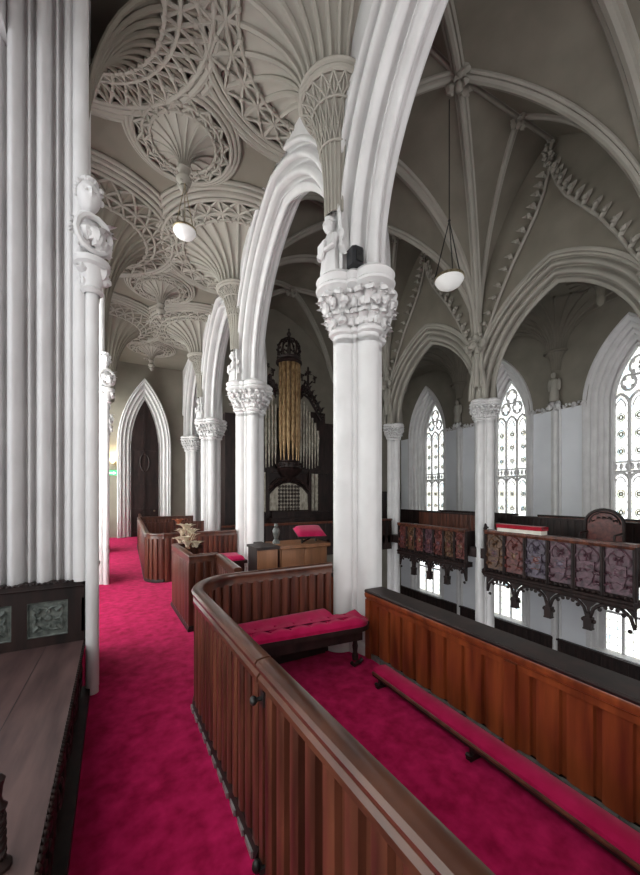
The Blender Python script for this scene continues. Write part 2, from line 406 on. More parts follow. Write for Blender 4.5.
wr = arcade_wall('wall_arcade_far', XR, 0.34, SPR, 1.95, 2.75, 0.50, 11.9, 'buff arcade wall with crocketed arches across the nave', 'vault', 'rib', (-1,), BAYR)
# ogee hoods with crockets and finials on the far arcade's nave face
for b in range(5):
    ym = (BAYR[b]+BAYR[b+1])/2; Xf = NAVE1-0.06
    pts = [(-2.05, 6.55), (-1.78, 7.05), (-1.45, 7.75), (-1.08, 8.42), (-0.70, 8.98), (-0.38, 9.45), (-0.17, 9.9), (-0.05, 10.3), (0, 10.55)]
    k = MB()
    for s in (-1, 1):
        k.tube([(Xf, ym+s*t, z) for t, z in pts], 0.045, 8)
    k.build('ogee_hood', 'rib', wr)
    for s in (-1, 1):
        k = MB()
        for i in range(1, 8):
            for fr in (0.25, 0.8):
                t = pts[i-1][0]*(1-fr)+pts[i][0]*fr; z = pts[i-1][1]*(1-fr)+pts[i][1]*fr
                k.leaf((Xf-0.02, ym+s*t, z), (-0.5, s*(-1.0), 0.35), (0, -s*0.4, 1), 0.24, 0.075, 0.9)
                k.ball((Xf-0.07, ym+s*(t-0.08), z+0.14), 0.068, 6, 5, 0.5, i+fr)
        k.build('crocket_run', 'rib', wr)
    k = MB(); k.tube([(Xf, ym, 10.4), (Xf-0.03, ym, 11.0)], [0.05, 0.03], 8)
    foliage(k, (Xf-0.05, ym, 10.55), 0.15, 6, 40+b); foliage(k, (Xf-0.06, ym, 10.82), 0.17, 7, 50+b); foliage(k, (Xf-0.05, ym, 11.05), 0.10, 5, 60+b)
    k.build('finial', 'rib', wr)

# ---- nave vault: quadripartite with tiercerons
VS, VH = 6.5, 4.4
def vault_z(x, y):
    tx = max(0.0, min(1.0, 1-abs(x-(NAVE0+NAVE1)/2)/((NAVE1-NAVE0)/2)))
    for b in range(5):
        if BAYR[b] <= y <= BAYR[b+1]+1e-6: y0, y1 = BAYR[b], BAYR[b+1]; break
    ty = max(0.0, min(1.0, 1-abs(y-(y0+y1)/2)/((y1-y0)/2)))
    P = lambda t: arch_z(3.6*(1-t), 3.6, 4.4)/4.4
    return VS+VH*P(max(tx, ty))+0.35*max(0.0, ty-tx)
m = MB(); N = 36
for b in range(5):
    m.grid([[(NAVE0+(NAVE1-NAVE0)*i/N, BAYR[b]+(BAYR[b+1]-BAYR[b])*j/N, vault_z(NAVE0+(NAVE1-NAVE0)*i/N, BAYR[b]+(BAYR[b+1]-BAYR[b])*j/N-(1e-5 if j == N else 0)))
             for i in range(N+1)] for j in range(N+1)])
m.box(NAVE0-0.3, EAST, 11.62, NAVE1+0.3, WEST, 11.95)
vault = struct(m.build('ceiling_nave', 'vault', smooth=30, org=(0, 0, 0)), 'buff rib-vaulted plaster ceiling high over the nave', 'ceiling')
def rib(fn, n=24, r=0.075, name='rib'):
    k = MB(); P = [Vector(fn(i/n)) for i in range(n+1)]
    d = (P[-1]-P[0]); d.z = 0; sd = Vector((-d.y, d.x, 0)).normalized()
    k.tube([p-Vector((0, 0, r*0.9)) for p in P], r, 8)
    for s in (-1, 1): k.tube([p+sd*s*r*1.25-Vector((0, 0, r*0.15)) for p in P], r*0.62, 6)
    k.build(name, 'rib', vault)
XC = (NAVE0+NAVE1)/2
for b in range(5):
    y0, y1 = BAYR[b]+1e-4, BAYR[b+1]-1e-4; ym = (y0+y1)/2
    for xa in (NAVE0, NAVE1):
        for ya in (y0, y1):
            rib(lambda t: (xa+(XC-xa)*t, ya+(ym-ya)*t, vault_z(xa+(XC-xa)*t, ya+(ym-ya)*t)), name='diagonal_rib')
            xt = xa+(XC-xa)*0.40                        # tierceron to the transverse ridge
            rib(lambda t: (xa+(xt-xa)*t, ya+(ym-ya)*t, vault_z(xa+(xt-xa)*t, ya+(ym-ya)*t)), name='tierceron_rib', r=0.055)
    rib(lambda t: (NAVE0+(NAVE1-NAVE0)*t, ym, vault_z(NAVE0+(NAVE1-NAVE0)*t, ym)), r=0.05, name='ridge_rib')
    if b: rib(lambda t: (NAVE0+(NAVE1-NAVE0)*t, BAYR[b], vault_z(NAVE0+(NAVE1-NAVE0)*t, BAYR[b])), n=40, r=0.10, name='transverse_rib')
    for x, r in ((XC, 0.26), (XC-(XC-NAVE0)*0.6, 0.17), (XC+(NAVE1-XC)*0.6, 0.17)):
        k = MB(); zc = vault_z(x, ym)-0.14; foliage(k, (x, ym, zc), r, 11, 70+b); k.ball((x, ym, zc-r*0.45), r*0.45, 10, 6)
        k.build('leafy_boss', 'rib', vault)
# clustered vault shafts and leafy corbels on the far wall above each column
for yk in BAYR[1:5]:
    k = MB()
    for dx, dy, r in ((-0.05, 0, 0.085), (0.0, -0.14, 0.06), (0.0, 0.14, 0.06)):
        k.tube([(NAVE1+dx, yk+dy, 5.2), (NAVE1+dx, yk+dy, 6.35)], r, 8)
    k.build('vault_shaft', 'rib', wr)
    k = MB(); foliage(k, (NAVE1-0.12, yk, 6.42), 0.24, 12, int(yk*10)); k.ball((NAVE1-0.24, yk, 6.48), (0.13, 0.15, 0.16), 9, 7)
    for s in (-1, 1): k.ball((NAVE1-0.12, yk+s*0.27, 6.5), (0.12, 0.13, 0.15), 9, 7, 0.4, s)
    k.build('leafy_corbel', 'rib', wr)

# ---- end wall
m = MB(); m.box(-1.9, WEST, ZN, 15.6, WEST+0.3, 12.0)
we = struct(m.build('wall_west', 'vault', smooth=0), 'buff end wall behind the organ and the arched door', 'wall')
# ---- east end: jambs either side of the great window opening (behind the camera)
m = MB(); m.box(-1.9, EAST-0.3, ZN, 3.4, EAST, 12.0); m.box(9.2, EAST-0.3, ZN, 15.6, EAST, 12.0); m.box(3.4, EAST-0.3, ZN, 9.2, EAST, 0.6); m.box(3.4, EAST-0.3, 8.4, 9.2, EAST, 12.0)
struct(m.build('wall_east', 'stone', smooth=0), 'pale wall around the great window behind the camera', 'wall')

# ---- far (right) outer wall with pointed window openings
XW = 14.5
WA, WH, WE, WSP, WSILL = 0.75, 2.0, 0.5, 4.9, 0.62
def far_wall():
    m = MB(); u = MB(); R = arc_R(WA, WH)
    def strip(ya, yb, za0, za1, zb0, zb1, mm=None):
        (mm or m).grid([[(XW, ya, za0), (XW, yb, zb0)], [(XW, ya, za1), (XW, yb, zb1)]])
    for b in range(5):
        y0, y1 = BAYR[b], BAYR[b+1]; ym = (y0+y1)/2; w = WA+WE
        strip(y0, ym-w, ZN, 5.0, ZN, 5.0); strip(ym+w, y1, ZN, 5.0, ZN, 5.0); strip(y0, ym-w, 5.0, 8.7, 5.0, 8.7, u); strip(ym+w, y1, 5.0, 8.7, 5.0, 8.7, u)
        n = 24
        for i in range(n):
            ta, tb = -w+2*w*i/n, -w+2*w*(i+1)/n
            za, zb = (WSP+math.sqrt(max((R+WE)**2-(abs(t)+R-WA)**2, 0)) for t in (ta, tb))
            strip(ym+ta, ym+tb, za, 8.7, zb, 8.7, u)
        strip(ym-w, ym+w, -0.9, 0.45, -0.9, 0.45); strip(ym-w, ym+w, ZN, -3.75, ZN, -3.75)
    return m, u
FWL, FWU = far_wall()
wf = struct(FWL.build('wall_far', 'wallgrey', org=(0, 0, 0)), 'pale grey outer wall beyond the far gallery', 'wall')
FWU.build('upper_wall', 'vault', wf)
def far_window(b, num):
    ym = (BAYR[b]+BAYR[b+1])/2
    root = thing('window_%d' % num, (XW+0.72, ym, WSILL), '', '', kind='structure')
    names = {1: 'tall traceried window off the near end of the far wall', 2: 'tall traceried window at the right edge behind the arched chair', 3: 'tall traceried window just right of the slim far column', 4: 'narrow-looking traceried window between the two far columns', 5: 'traceried window in the far corner beyond the organ'}
    root['label'] = names[num]; root['category'] = 'window'
    fr = lambda t, w, z: (XW+w, ym+t, WSP+z)
    k = MB()
    prof = rolled((0.72, -0.02), (0.0, WE), [(0.10, -0.02), (0.12, 0.05), (0.05, -0.02), (0.12, 0.05), (0.05, -0.02), (0.14, 0.06), (0.05, -0.02), (0.12, 0.04)])+[(-0.02, WE+0.02), (-0.07, WE+0.05), (-0.07, WE+0.10), (0.0, WE+0.13)]
    arch_mould(k, WA, WH, prof, fr, 18, leg=WSP-0.45)
    k.build('moulded_jamb', 'stone', root)
    k = MB(); k.add([(XW-0.05, ym-1.27, 0.42), (XW-0.05, ym+1.27, 0.42), (XW+0.78, ym+0.8, WSILL), (XW+0.78, ym-0.8, WSILL)], [(0, 1, 2, 3)]); k.build('window_sill', 'stone', root)
    X = XW+0.70; k = MB()
    T = lambda pts, r: k.tube([(X, ym+t, z) for t, z in pts], r, 6)
    T([(t, WSP+z) for t, z in arch_pts(WA, WH, -0.03, 14, leg=WSP-WSILL)], 0.085)
    for t in (-0.25, 0.25): T([(t, WSILL), (t, WSP+0.1)], 0.058)
    k.box(X-0.06, ym-0.74, 2.50, X+0.06, ym+0.74, 2.58); k.box(X-0.06, ym-0.74, 2.84, X+0.06, ym+0.74, 2.90)
    for i in range(9): k.ball((X, ym-0.64+i*0.16, 2.71), (0.05, 0.055, 0.12), 6, 5)
    for c in (-0.5, 0, 0.5):
        for zb, hh in ((2.2, 0.3), (WSP-0.05, 0.42)):
            T([(c+t, zb+z) for t, z in arch_pts(0.25, hh, 0, 8)], 0.05)
            T([(c+t, zb-0.05+z) for t, z in arch_pts(0.14, hh*0.7, 0, 6)], 0.022)
    for c, z0, r in ((-0.27, WSP+0.72, 0.2), (0.27, WSP+0.72, 0.2), (0, WSP+1.25, 0.24)):
        k.tube([(X, ym+c+r*math.cos(2*PI*i/16), z0+r*1.3*math.sin(2*PI*i/16)) for i in range(16)], 0.045, 6, closed=True)
        for q in range(4):
            a = PI/4+q*PI/2; k.ball((X, ym+c+r*0.85*math.cos(a), z0+r*1.1*math.sin(a)), (0.04, 0.07, 0.09), 6, 5)
    k.build('tracery', 'stone', root)
    k = MB(); k.plate([(t, z) for t, z in arch_pts(WA, WH, 0, 14, leg=WSP-WSILL)], lambda t, w, z: (XW+0.75+w, ym+t, WSP+z), 0, 0.02); k.build('pane', 'glass_r', root, smooth=0)
    k = MB()
    for c in (-0.5, 0, 0.5):
        for z in (1.1, 1.75, 3.25, 3.85, 4.45):
            for i, (rr, ww) in enumerate(((0.105, 0.02), (0.05, 0.04))):
                k.tube([(XW+0.735, ym+c+rr*math.cos(2*PI*j/10), z+rr*1.3*math.sin(2*PI*j/10)) for j in range(10)], ww*0.7, 5, closed=True)
    k.build('painted_glass', 'medallion', root)
    return root
for b, num in ((0, 1), (1, 2), (2, 3), (3, 4), (4, 5)): far_window(b, num)
for b, num in ((0, 6), (1, 7), (2, 8), (3, 9), (4, 10)):
    ym = (BAYR[b]+BAYR[b+1])/2
    root = thing('window_%d' % num, (XW+0.3, ym, -3.75), {6: 'low leaded window at the nearest end of the nave wall', 7: 'low leaded window under the gallery at the right edge', 8: 'low leaded window under the gallery right of the slim column', 9: 'low leaded window under the gallery between the far columns', 10: 'low leaded window in the far corner under the gallery'}[num], 'window', kind='structure')
    k = MB(); k.add([(XW, ym-1.25, -3.75), (XW, ym-1.25, -0.9), (XW+0.3, ym-0.8, -0.9), (XW+0.3, ym-0.8, -3.75)], [(0, 1, 2, 3)]); k.add([(XW, ym+1.25, -3.75), (XW, ym+1.25, -0.9), (XW+0.3, ym+0.8, -0.9), (XW+0.3, ym+0.8, -3.75)], [(0, 1, 2, 3)])
    for s in (-1, 1):
        for q in (0.25, 0.6, 0.95): k.tube([(XW+0.3*q, ym+s*(1.25-0.45*q), -3.75), (XW+0.3*q, ym+s*(1.25-0.45*q), -0.9)], 0.05, 6)
    k.add([(XW, ym-1.25, -3.75), (XW, ym+1.25, -3.75), (XW+0.3, ym+0.8, -3.7), (XW+0.3, ym-0.8, -3.7)], [(0, 1, 2, 3)]); k.build('splayed_jamb', 'stone', root)
    k = MB(); k.box(XW+0.3, ym-0.8, -3.75, XW+0.32, ym+0.8, -0.9); k.build('pane', 'glass_low', root, smooth=0)
    k = MB()
    for t in (-0.78, -0.26, 0.26, 0.78): k.box(XW+0.24, ym+t-0.035, -3.75, XW+0.3, ym+t+0.035, -0.9)
    k.box(XW+0.25, ym-0.8, -2.4, XW+0.3, ym+0.8, -2.32); k.build('mullions', 'stone', root, smooth=0)
# slim wall shafts, capitals with statues and fan corbels between the far windows
def fan(mb, c, prof, a0, a1, nr, ribr=0.02, hollow=0.03):
    """fluted concave conoid with meridian ribs"""
    per = 4; n = nr*per; rows = []
    for r, z in prof:
        row = []
        for j in range(n+1):
            a = a0+(a1-a0)*j/n; u = (j % per)/per; rr = r*(1-hollow*math.sin(PI*u))
            row.append((c[0]+rr*math.cos(a), c[1]+rr*math.sin(a), c[2]+z))
        rows.append(row)
    mb.grid(rows)
    for j in range(nr+1):
        a = a0+(a1-a0)*j/nr
        mb.tube([(c[0]+r*math.cos(a), c[1]+r*math.sin(a), c[2]+z) for r, z in prof], [ribr*(0.55+0.45*min(1, r/0.8)) for r, z in prof], 6)
def conc(r0, z0, r1, z1, n=10, p=2.2):
    """concave profile: vertical at the foot, nearly level at the rim"""
    return [(r0+(r1-r0)*(1-math.cos(PI/2*i/n))**(p/2), z0+(z1-z0)*math.sin(PI/2*i/n)) for i in range(n+1)]
for yk in BAYR[1:5]:
    k = MB(); k.tube([(XW-0.06, yk, ZN), (XW-0.06, yk, 5.0)], 0.10, 12)
    for s in (-1, 1): k.tube([(XW-0.0, yk+s*0.14, ZN), (XW-0.0, yk+s*0.14, 5.0)], 0.05, 8)
    k.build('wall_shaft', 'stone', wf)
    k = MB(); foliage(k, (XW-0.14, yk, 5.12), 0.22, 12, int(yk*7)+3)
    for s in (-1, 1):
        for q in range(4): foliage(k, (XW-0.06, yk+s*(0.35+q*0.20), 5.06), 0.12, 4, q+int(yk)*9)
    k.build('leafy_capital', 'stone', wf)
    k = MB(); k.lathe([(0.16, 5.3), (0.17, 5.5), (0.13, 5.8), (0.15, 6.1), (0.06, 6.2)], (XW-0.16, yk, 0), 12); k.ball((XW-0.2, yk, 6.3), (0.09, 0.09, 0.12), 10, 8)
    for s in (-1, 1): k.ball((XW-0.14, yk+s*0.17, 5.95), (0.06, 0.07, 0.24), 8, 6, 0.3, 2)
    k.build('figure', 'rib', wf)
    k = MB(); fan(k, (XW-0.02, yk, 0), [(0.15, 6.5), (0.2, 6.9), (0.34, 7.15)], PI/2, 3*PI/2, 10)
    k.tube([(XW-0.02+0.38*math.cos(a), yk+0.38*math.sin(a), 7.2) for a in [PI/2+PI*i/16 for i in range(17)]], 0.05, 8)
    fan(k, (XW-0.02, yk, 0), conc(0.34, 7.25, 2.05, 8.42), PI/2, 3*PI/2, 14, 0.04); k.build('fan_vault', 'vault', wf)
m = MB(); m.box(XR+0.3, EAST, 8.45, XW+1.0, WEST, 8.6)
ca = struct(m.build('ceiling_aisle_far', 'vault', smooth=0, org=(0, 0, 0)), 'buff fan-vaulted ceiling over the far gallery', 'ceiling')
for yk in BAYR[1:5]:
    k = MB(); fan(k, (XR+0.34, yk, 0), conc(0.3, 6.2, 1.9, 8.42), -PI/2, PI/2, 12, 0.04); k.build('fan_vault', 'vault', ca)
for b in range(1, 5):
    ym = (BAYR[b]+BAYR[b+1])/2; k = MB(); fan(k, ((XR+XW)/2+0.2, ym, 0), conc(0.08, 7.75, 0.85, 8.42), 0, 2*PI, 16, 0.03); k.ball(((XR+XW)/2+0.2, ym, 7.65), (0.12, 0.12, 0.2), 10, 8); k.build('pendant_fan', 'vault', ca)
# dado strips
m = MB(); boards(m, [(XW-0.05, EAST), (XW-0.05, WEST)], 0.0, 0.78, 0.03, 0.015, 0.2); m.box(XW-0.12, EAST, 0.78, XW, WEST, 0.84)
struct(m.build('trim_1', 'wood_dark', smooth=0), 'dark panelled dado along the far gallery wall', 'panelling')
m = MB(); boards(m, [(XW-0.05, EAST), (XW-0.05, WEST)], ZN, -3.85, 0.03, 0.015, 0.25); m.box(XW-0.14, EAST, -3.85, XW, WEST, -3.78)
struct(m.build('trim_2', 'wood_dark', smooth=0), 'dark panelled dado at the foot of the nave wall', 'panelling')
m = MB(); boards(m, [(2.75, WEST-0.05), (14.4, WEST-0.05)], 0.0, 1.9, 0.03, 0.015, 0.25); boards(m, [(XL+0.4, 14.9), (4.2, 14.9)], 0.0, 1.9, 0.03, 0.015, 0.2)
struct(m.build('trim_3', 'wood_dark', smooth=0), 'dark panelling on the end wall beside the organ', 'panelling')

# ---- near aisle: outer wall, piers, fan vault
XP = -0.34                       # aisle face of the wall piers
m = MB()
PIERS = [(3.83, 4.75), (8.1, 9.0), (12.4, 13.3)]
PFACE = {3.83: -0.34, 8.1: -0.44, 12.4: -0.62}
yprev = -5.3
for p0, p1 in PIERS+[(16.3, 16.3)]:
    if p1 > p0: m.box(-1.9, p0+0.12, 0, PFACE[p0]-0.1, p1, 7.25)
    m.box(-1.75, yprev, 5.6, -0.9, p0+0.12, 7.25); m.box(-1.85, yprev, -0.3, -1.6, p0+0.12, 0.62)
    yprev = p1
wl = struct(m.build('wall_near', 'stone', smooth=0, org=(0, 0, 0)), 'pale outer wall of the near aisle between its windows', 'wall')
for i, (ya, yb) in enumerate(((-5.3, -1.2), (-0.6, 2.5), (4.9, 8.05), (9.15, 12.35), (13.45, 16.2))):
    nm = ('aisle window behind the camera', 'aisle window over the oak window seat', 'aisle window just past the fluted pier', 'aisle window in the third bay', 'aisle window beside the end door')[i]
    root = thing('window_%d' % (11+i), (-1.62, (ya+yb)/2, 0.62), nm, 'window', kind='structure')
    k = MB(); k.box(-1.66, ya, 0.62, -1.64, yb, 5.6); k.build('pane', 'glass_near' if i < 2 else 'glass_l', root, smooth=0)
    k = MB(); n = 4
    for q in range(n+1): t = ya+(yb-ya)*q/n; k.box(-1.66, t-0.05, 0.62, -1.54, t+0.05, 5.6)
    k.box(-1.66, ya, 2.9, -1.56, yb, 3.0); k.build('mullions', 'stone', root, smooth=0)
# the big fluted pier: clustered vertical rolls on its camera side, more rolls round its corner
BIG = [(0.03, 0.015)]+[(0.045, -0.075), (0.110, 0.085), (0.045, -0.075), (0.022, 0.012)]*8
def flutes(pts, z0, z1, mb):
    mb.grid([[(x, y, z0) for x, y in pts], [(x, y, z1) for x, y in pts]])
P1 = rolled((-0.345, 3.86), (-1.95, 3.86), BIG, 9)
k = MB(); flutes(P1, 0.98, 7.3, k)
k.build('fluted_pier_face', 'stone', wl)
for (p0, p1) in PIERS:
    k = MB(); XP = PFACE[p0]
    flutes(rolled((XP-0.1, p1), (XP-0.1, p0), [(0.10, 0.06), (0.05, -0.03), (0.12, 0.075), (0.06, -0.03)]*3, 7), 0.97 if p0 < 4 else 0.0, 7.3, k)
    if p0 > 4: flutes(rolled((XP-0.1, p0), (-1.6, p0), [(0.05, 0.02), (0.12, 0.075)]*6, 7), 0.0, 7.3, k)
    k.build('pier_shafts', 'stone', wl)
    # corner shaft, capital, carved head over foliage
    cx, cy = XP+0.055, p0-0.16
    k = MB(); k.tube([(cx, cy, 0.0), (cx, cy, 3.55)], 0.05, 14); k.tube([(cx-0.09, cy+0.07, 0.985 if p0 < 4 else 0.0), (cx-0.09, cy+0.07, 7.3)], 0.06, 12); k.tube([(cx+0.01, cy+0.13, 0), (cx+0.01, cy+0.13, 3.7)], 0.035, 10)
    k.build('corner_shaft', 'stone', wl)
    k = MB(); k.lathe([(0.062, 3.5), (0.09, 3.53), (0.065, 3.56), (0.11, 3.72), (0.14, 3.74), (0.14, 3.79)], (cx, cy, 0), 14)
    foliage(k, (cx, cy, 3.66), 0.12, 8, 5); foliage(k, (cx+0.015, cy-0.03, 3.98), 0.15, 12, 9)
    k.tube([(cx+0.02+0.12*math.cos(a), cy-0.1+0.05*math.cos(a), 3.98+0.15*math.sin(a)) for a in [i*2*PI/14 for i in range(14)]], 0.026, 6, closed=True)
    k.build('leafy_corbel', 'stone', wl)
    k = MB(); head_mesh(k, (cx-0.02, cy-0.04, 4.32), 0.118, -PI*0.42); k.tube([(cx-0.03, cy, 4.2), (cx-0.03, cy+0.03, 4.02)], [0.07, 0.12], 10); k.build('carved_head', 'stone', wl)

RING_Z, CEIL_Z = 7.02, 7.12
m = MB(); m.box(-1.9, EAST, CEIL_Z, XL-0.3, WEST, CEIL_Z+0.15)
cn = struct(m.build('ceiling_aisle_near', 'vault', smooth=0, org=(0, 0, 0)), 'buff fan-vaulted ceiling over the near carpeted aisle', 'ceiling')
def lattice(mb, c, prof, a0, a1, nr, k0, k1, r=0.018):
    """two tiers of pierced-looking lozenge bars with knots on the outer zone of a fan"""
    km = (k0+k1)//2
    def P(j, k): a = a0+(a1-a0)*j/nr; rr, z = prof[k]; return (c[0]+(rr+0.0)*math.cos(a), c[1]+rr*math.sin(a), c[2]+z-0.018)
    for j in range(nr):
        for ka, kb in ((k0, km), (km, k1)):
            mb.tube([P(j, ka), P(j+0.5, (ka+kb)//2), P(j+1, kb)], r, 5); mb.tube([P(j+1, ka), P(j+0.5, (ka+kb)//2), P(j, kb)], r, 5)
            mb.ball(P(j+0.5, (ka+kb)//2), r*2.0, 6, 4)
    for k in (k0, km): mb.tube([P(nr*j/(nr*2), k) for j in range(nr*2+1)], r*1.3, 6)
def ring(mb, c, r, z, a0, a1, spec):
    n = 48
    for dr, dz, rr in spec: mb.tube([(c[0]+(r+dr)*math.cos(a0+(a1-a0)*i/n), c[1]+(r+dr)*math.sin(a0+(a1-a0)*i/n), z+dz) for i in range(n+1)], rr, 8)
RINGS = ((-0.03, -0.01, 0.035), (0.06, 0.02, 0.05), (0.16, 0.045, 0.045), (0.24, 0.07, 0.035))
for yk in BAY[1:5]:
    c = (XL-0.30, yk, 0)
    k = MB()                    # slender lower trumpet above the statue
    lo = conc(0.13, 4.92, 0.385, 6.17, 10, 2.0)
    fan(k, c, lo, PI/2, 3*PI/2, 10, 0.018, 0.05); lattice(k, c, [(r+0.012, z+0.012) for r, z in lo], PI/2, 3*PI/2, 10, 4, 10, 0.011)
    ring(k, c, 0.39, 6.2, PI/2, 3*PI/2, ((0, 0, 0.035), (0.03, 0.045, 0.03))); k.lathe([(0.0, 6.23), (0.40, 6.23)], c, 20, PI/2, 3*PI/2)
    k.build('fan_trumpet', 'rib', cn)
    k = MB(); pr = conc(0.36, 6.23, 1.52, RING_Z, 14)
    fan(k, c, pr, PI/2, 3*PI/2, 13, 0.034, 0.085); k.build('fan_vault', 'rib', cn)
    k = MB(); lattice(k, c, pr, PI/2, 3*PI/2, 13, 11, 14, 0.022); ring(k, c, 1.55, RING_Z, PI/2, 3*PI/2, RINGS); k.build('fan_lattice', 'rib', cn)
for i, (yk, a0) in enumerate(((-0.4, -PI/2), (4.1, -0.22), (8.2, -PI/2), (12.5, -PI/2))):
    c = (-0.62, yk, 0)
    k = MB(); pr = conc(0.22, 4.6, 1.45, RING_Z, 14, 2.6)
    fan(k, c, pr, a0, PI/2, 13, 0.03, 0.07); k.build('fan_vault', 'vault', cn)
    k = MB(); lattice(k, c, pr, a0, PI/2, 13, 11, 14, 0.022); ring(k, c, 1.48, RING_Z, a0, PI/2, RINGS); k.build('fan_lattice', 'rib', cn)
for b in range(1, 5):
    ym = (BAY[b]+BAY[b+1])/2; c = (0.72, ym, 0)
    k = MB(); pr = conc(0.07, 6.62, 0.66, RING_Z, 10)
    fan(k, c, pr, 0, 2*PI, 16, 0.022, 0.08); lattice(k, c, pr, 0, 2*PI, 16, 8, 10, 0.018); ring(k, c, 0.69, RING_Z, 0, 2*PI, ((0, 0, 0.03), (0.06, 0.03, 0.035), (0.12, 0.055, 0.03)))
    k.build('pendant_fan', 'rib', cn)
    k = MB(); k.lathe([(0.075, 6.64), (0.10, 6.60), (0.075, 6.57), (0.075, 6.50), (0.115, 6.46), (0.10, 6.40), (0.05, 6.36), (0.07, 6.32), (0.03, 6.26), (0.0, 6.24)], c, 14); foliage(k, (c[0], c[1], 6.42), 0.09, 7, b)
    k.build('pendant_boss', 'rib', cn)
# small spandrel roundels between the rings
for b in range(1, 5):
    ym = (BAY[b]+BAY[b+1])/2
    k = MB()
    for x, y in ((0.85, ym-1.35), (0.62, ym+1.3)):
        ring(k, (x, y), 0.10, CEIL_Z-0.02, 0, 2*PI, ((0, 0, 0.02),)); foliage(k, (x, y, CEIL_Z-0.02), 0.06, 5, b)
    k.build('spandrel_boss', 'rib', cn)

# ---- arched doorway at the end of the aisle
dr = thing('door_1', (0.575, WEST-0.02, 0), 'dark wooden door in a white pointed arch at the aisle end', 'door', kind='structure')
fr = lambda t, w, z: (0.575+t, WEST-w, 3.75+z)
k = MB(); prof = rolled((0.32, 0.45), (0.02, 0.0), [(0.08, -0.03), (0.05, 0.02), (0.14, -0.06), (0.05, 0.02), (0.14, -0.06), (0.05, 0.02), (0.12, -0.05)])
arch_mould(k, 0.5, 1.9, [(0.0, 0.50), (0.3, 0.48)]+prof, fr, 18, leg=3.75); k.build('door_arch', 'stone', dr)
k = MB(); k.plate(arch_pts(0.5, 1.9, 0.0, 14, leg=3.75), fr, 0.0, 0.06); k.build('door_leaf', 'wood_dark', dr, smooth=0)
k = MB()
for t in (-0.48, 0, 0.48): k.box(0.575+t-0.03, WEST-0.1, 0, 0.575+t+0.03, WEST-0.06, 3.9 if t else 5.5)
for z in (0.15, 1.1, 2.2, 3.6): k.box(0.1, WEST-0.1, z-0.05, 1.05, WEST-0.06, z+0.05)
k.tube([(0.575+0.17*math.cos(2*PI*i/20), WEST-0.09, 3.05+0.35*math.sin(2*PI*i/20)) for i in range(20)], 0.03, 6, closed=True); k.build('door_framing', 'wood_dark', dr, smooth=0)
k = MB(); k.ball((0.93, WEST-0.13, 1.05), 0.04); k.build('door_knob', 'brass', dr)

# ================================================================ COLUMNS
PLAN = polar_plan([(0, 0, 0.165), (0.192, 0, 0.13), (-0.192, 0, 0.13), (0, 0.192, 0.13), (0, -0.192, 0.13)]+[(0.140*sx, 0.140*sy, 0.034) for sx in (-1, 1) for sy in (-1, 1)])
def make_column(name, loc, label, group, zbase, zcap, mat, s=1.0):
    """clustered column: base, shaft, two-tier leafy capital; local origin on the arcade line at gallery level"""
    root = thing(name, loc, label, 'column', group, 'thing'); O = Vector(loc); c = (O.x, O.y, O.z)
    k = MB(); polar_lathe(k, PLAN, [(1.35*s, 0.02, zbase), (1.35*s, 0.02, zbase+0.10), (1.2*s, 0.02, zbase+0.13), (1.22*s, 0.02, zbase+0.18), (1.08*s, 0.01, zbase+0.24), (1.0*s, 0, zbase+0.30)], c); k.build('base', mat, root)
    k = MB(); polar_lathe(k, PLAN, [(s, 0, zbase+0.25), (s, 0, zcap-0.70)], c, 128); k.build('shaft', mat, root, smooth=50)
    H = 0.66; cap = MB(); z0 = zcap-H
    polar_lathe(cap, PLAN, [(s, 0.0, z0-0.10), (s, 0.0, z0), (s, 0.04, z0+0.015), (s, 0.055, z0+0.045), (s, 0.035, z0+0.07), (s, 0.005, z0+0.085), (1.0*s, 0.01, z0+0.2), (1.12*s, 0.02, z0+0.36), (1.24*s, 0.05, z0+0.45), (1.30*s, 0.07, z0+0.47),
                            (1.30*s, 0.11, z0+0.49), (1.30*s, 0.12, z0+0.515), (1.30*s, 0.09, z0+0.54), (1.30*s, 0.065, z0+0.55), (1.30*s, 0.10, z0+0.58), (1.30*s, 0.115, z0+0.61), (1.30*s, 0.09, z0+0.635), (1.28*s, 0.07, z0+H)], c, 128)
    cb = cap.build('capital', mat, root, smooth=24)
    k = MB(); rd = random.Random(3)
    for tier, (zz, n, off, L, W) in enumerate(((z0+0.09, 22, 0.015, 0.15, 0.055), (z0+0.27, 22, 0.045, 0.17, 0.06))):
        for i in range(n):
            th = 2*PI*(i+0.5*tier)/n; r = PLAN(th)*(1.0*s+0.07*tier)+off
            p = (c[0]+r*math.cos(th), c[1]+r*math.sin(th), c[2]+zz)
            k.leaf(p, (math.cos(th), math.sin(th), 0), (0, 0, 1), L, W, 0.8)
            q = r+0.045+0.03*tier
            k.ball((c[0]+q*math.cos(th), c[1]+q*math.sin(th), c[2]+zz+L*0.80), (0.052, 0.052, 0.045), 7, 5, 0.8, i)
            k.ball((c[0]+(q-0.02)*math.cos(th+0.14), c[1]+(q-0.02)*math.sin(th+0.14), c[2]+zz+L*0.25), (0.04, 0.04, 0.05), 6, 5, 0.8, i+9)
    k.build('foliage_carving', mat, cb)
    return root
c1 = make_column('column', (XL, BAY[2], 0), 'large white clustered column nearest, rising beside the tufted red bench', 'near arcade columns', 0.0, SPL, 'stone')
place_copy(c1, (XL, BAY[1], 0), 'white clustered column beside the camera, outside the picture')
place_copy(c1, (XL, BAY[3], 0), 'second white clustered column, left of the organ')
place_copy(c1, (XL, BAY[4], 0), 'third white clustered column, behind the curved dark pew')
place_copy(c1, (XL+0.05, BAY[5]-0.36, 0), 'furthest white column, engaged in the end wall right of the arched door')
c2 = make_column('column', (XR, BAYR[3], 0), 'tall slim white column between the two carved gallery fronts', 'far arcade columns', ZN, SPR, 'stone', 1.0)
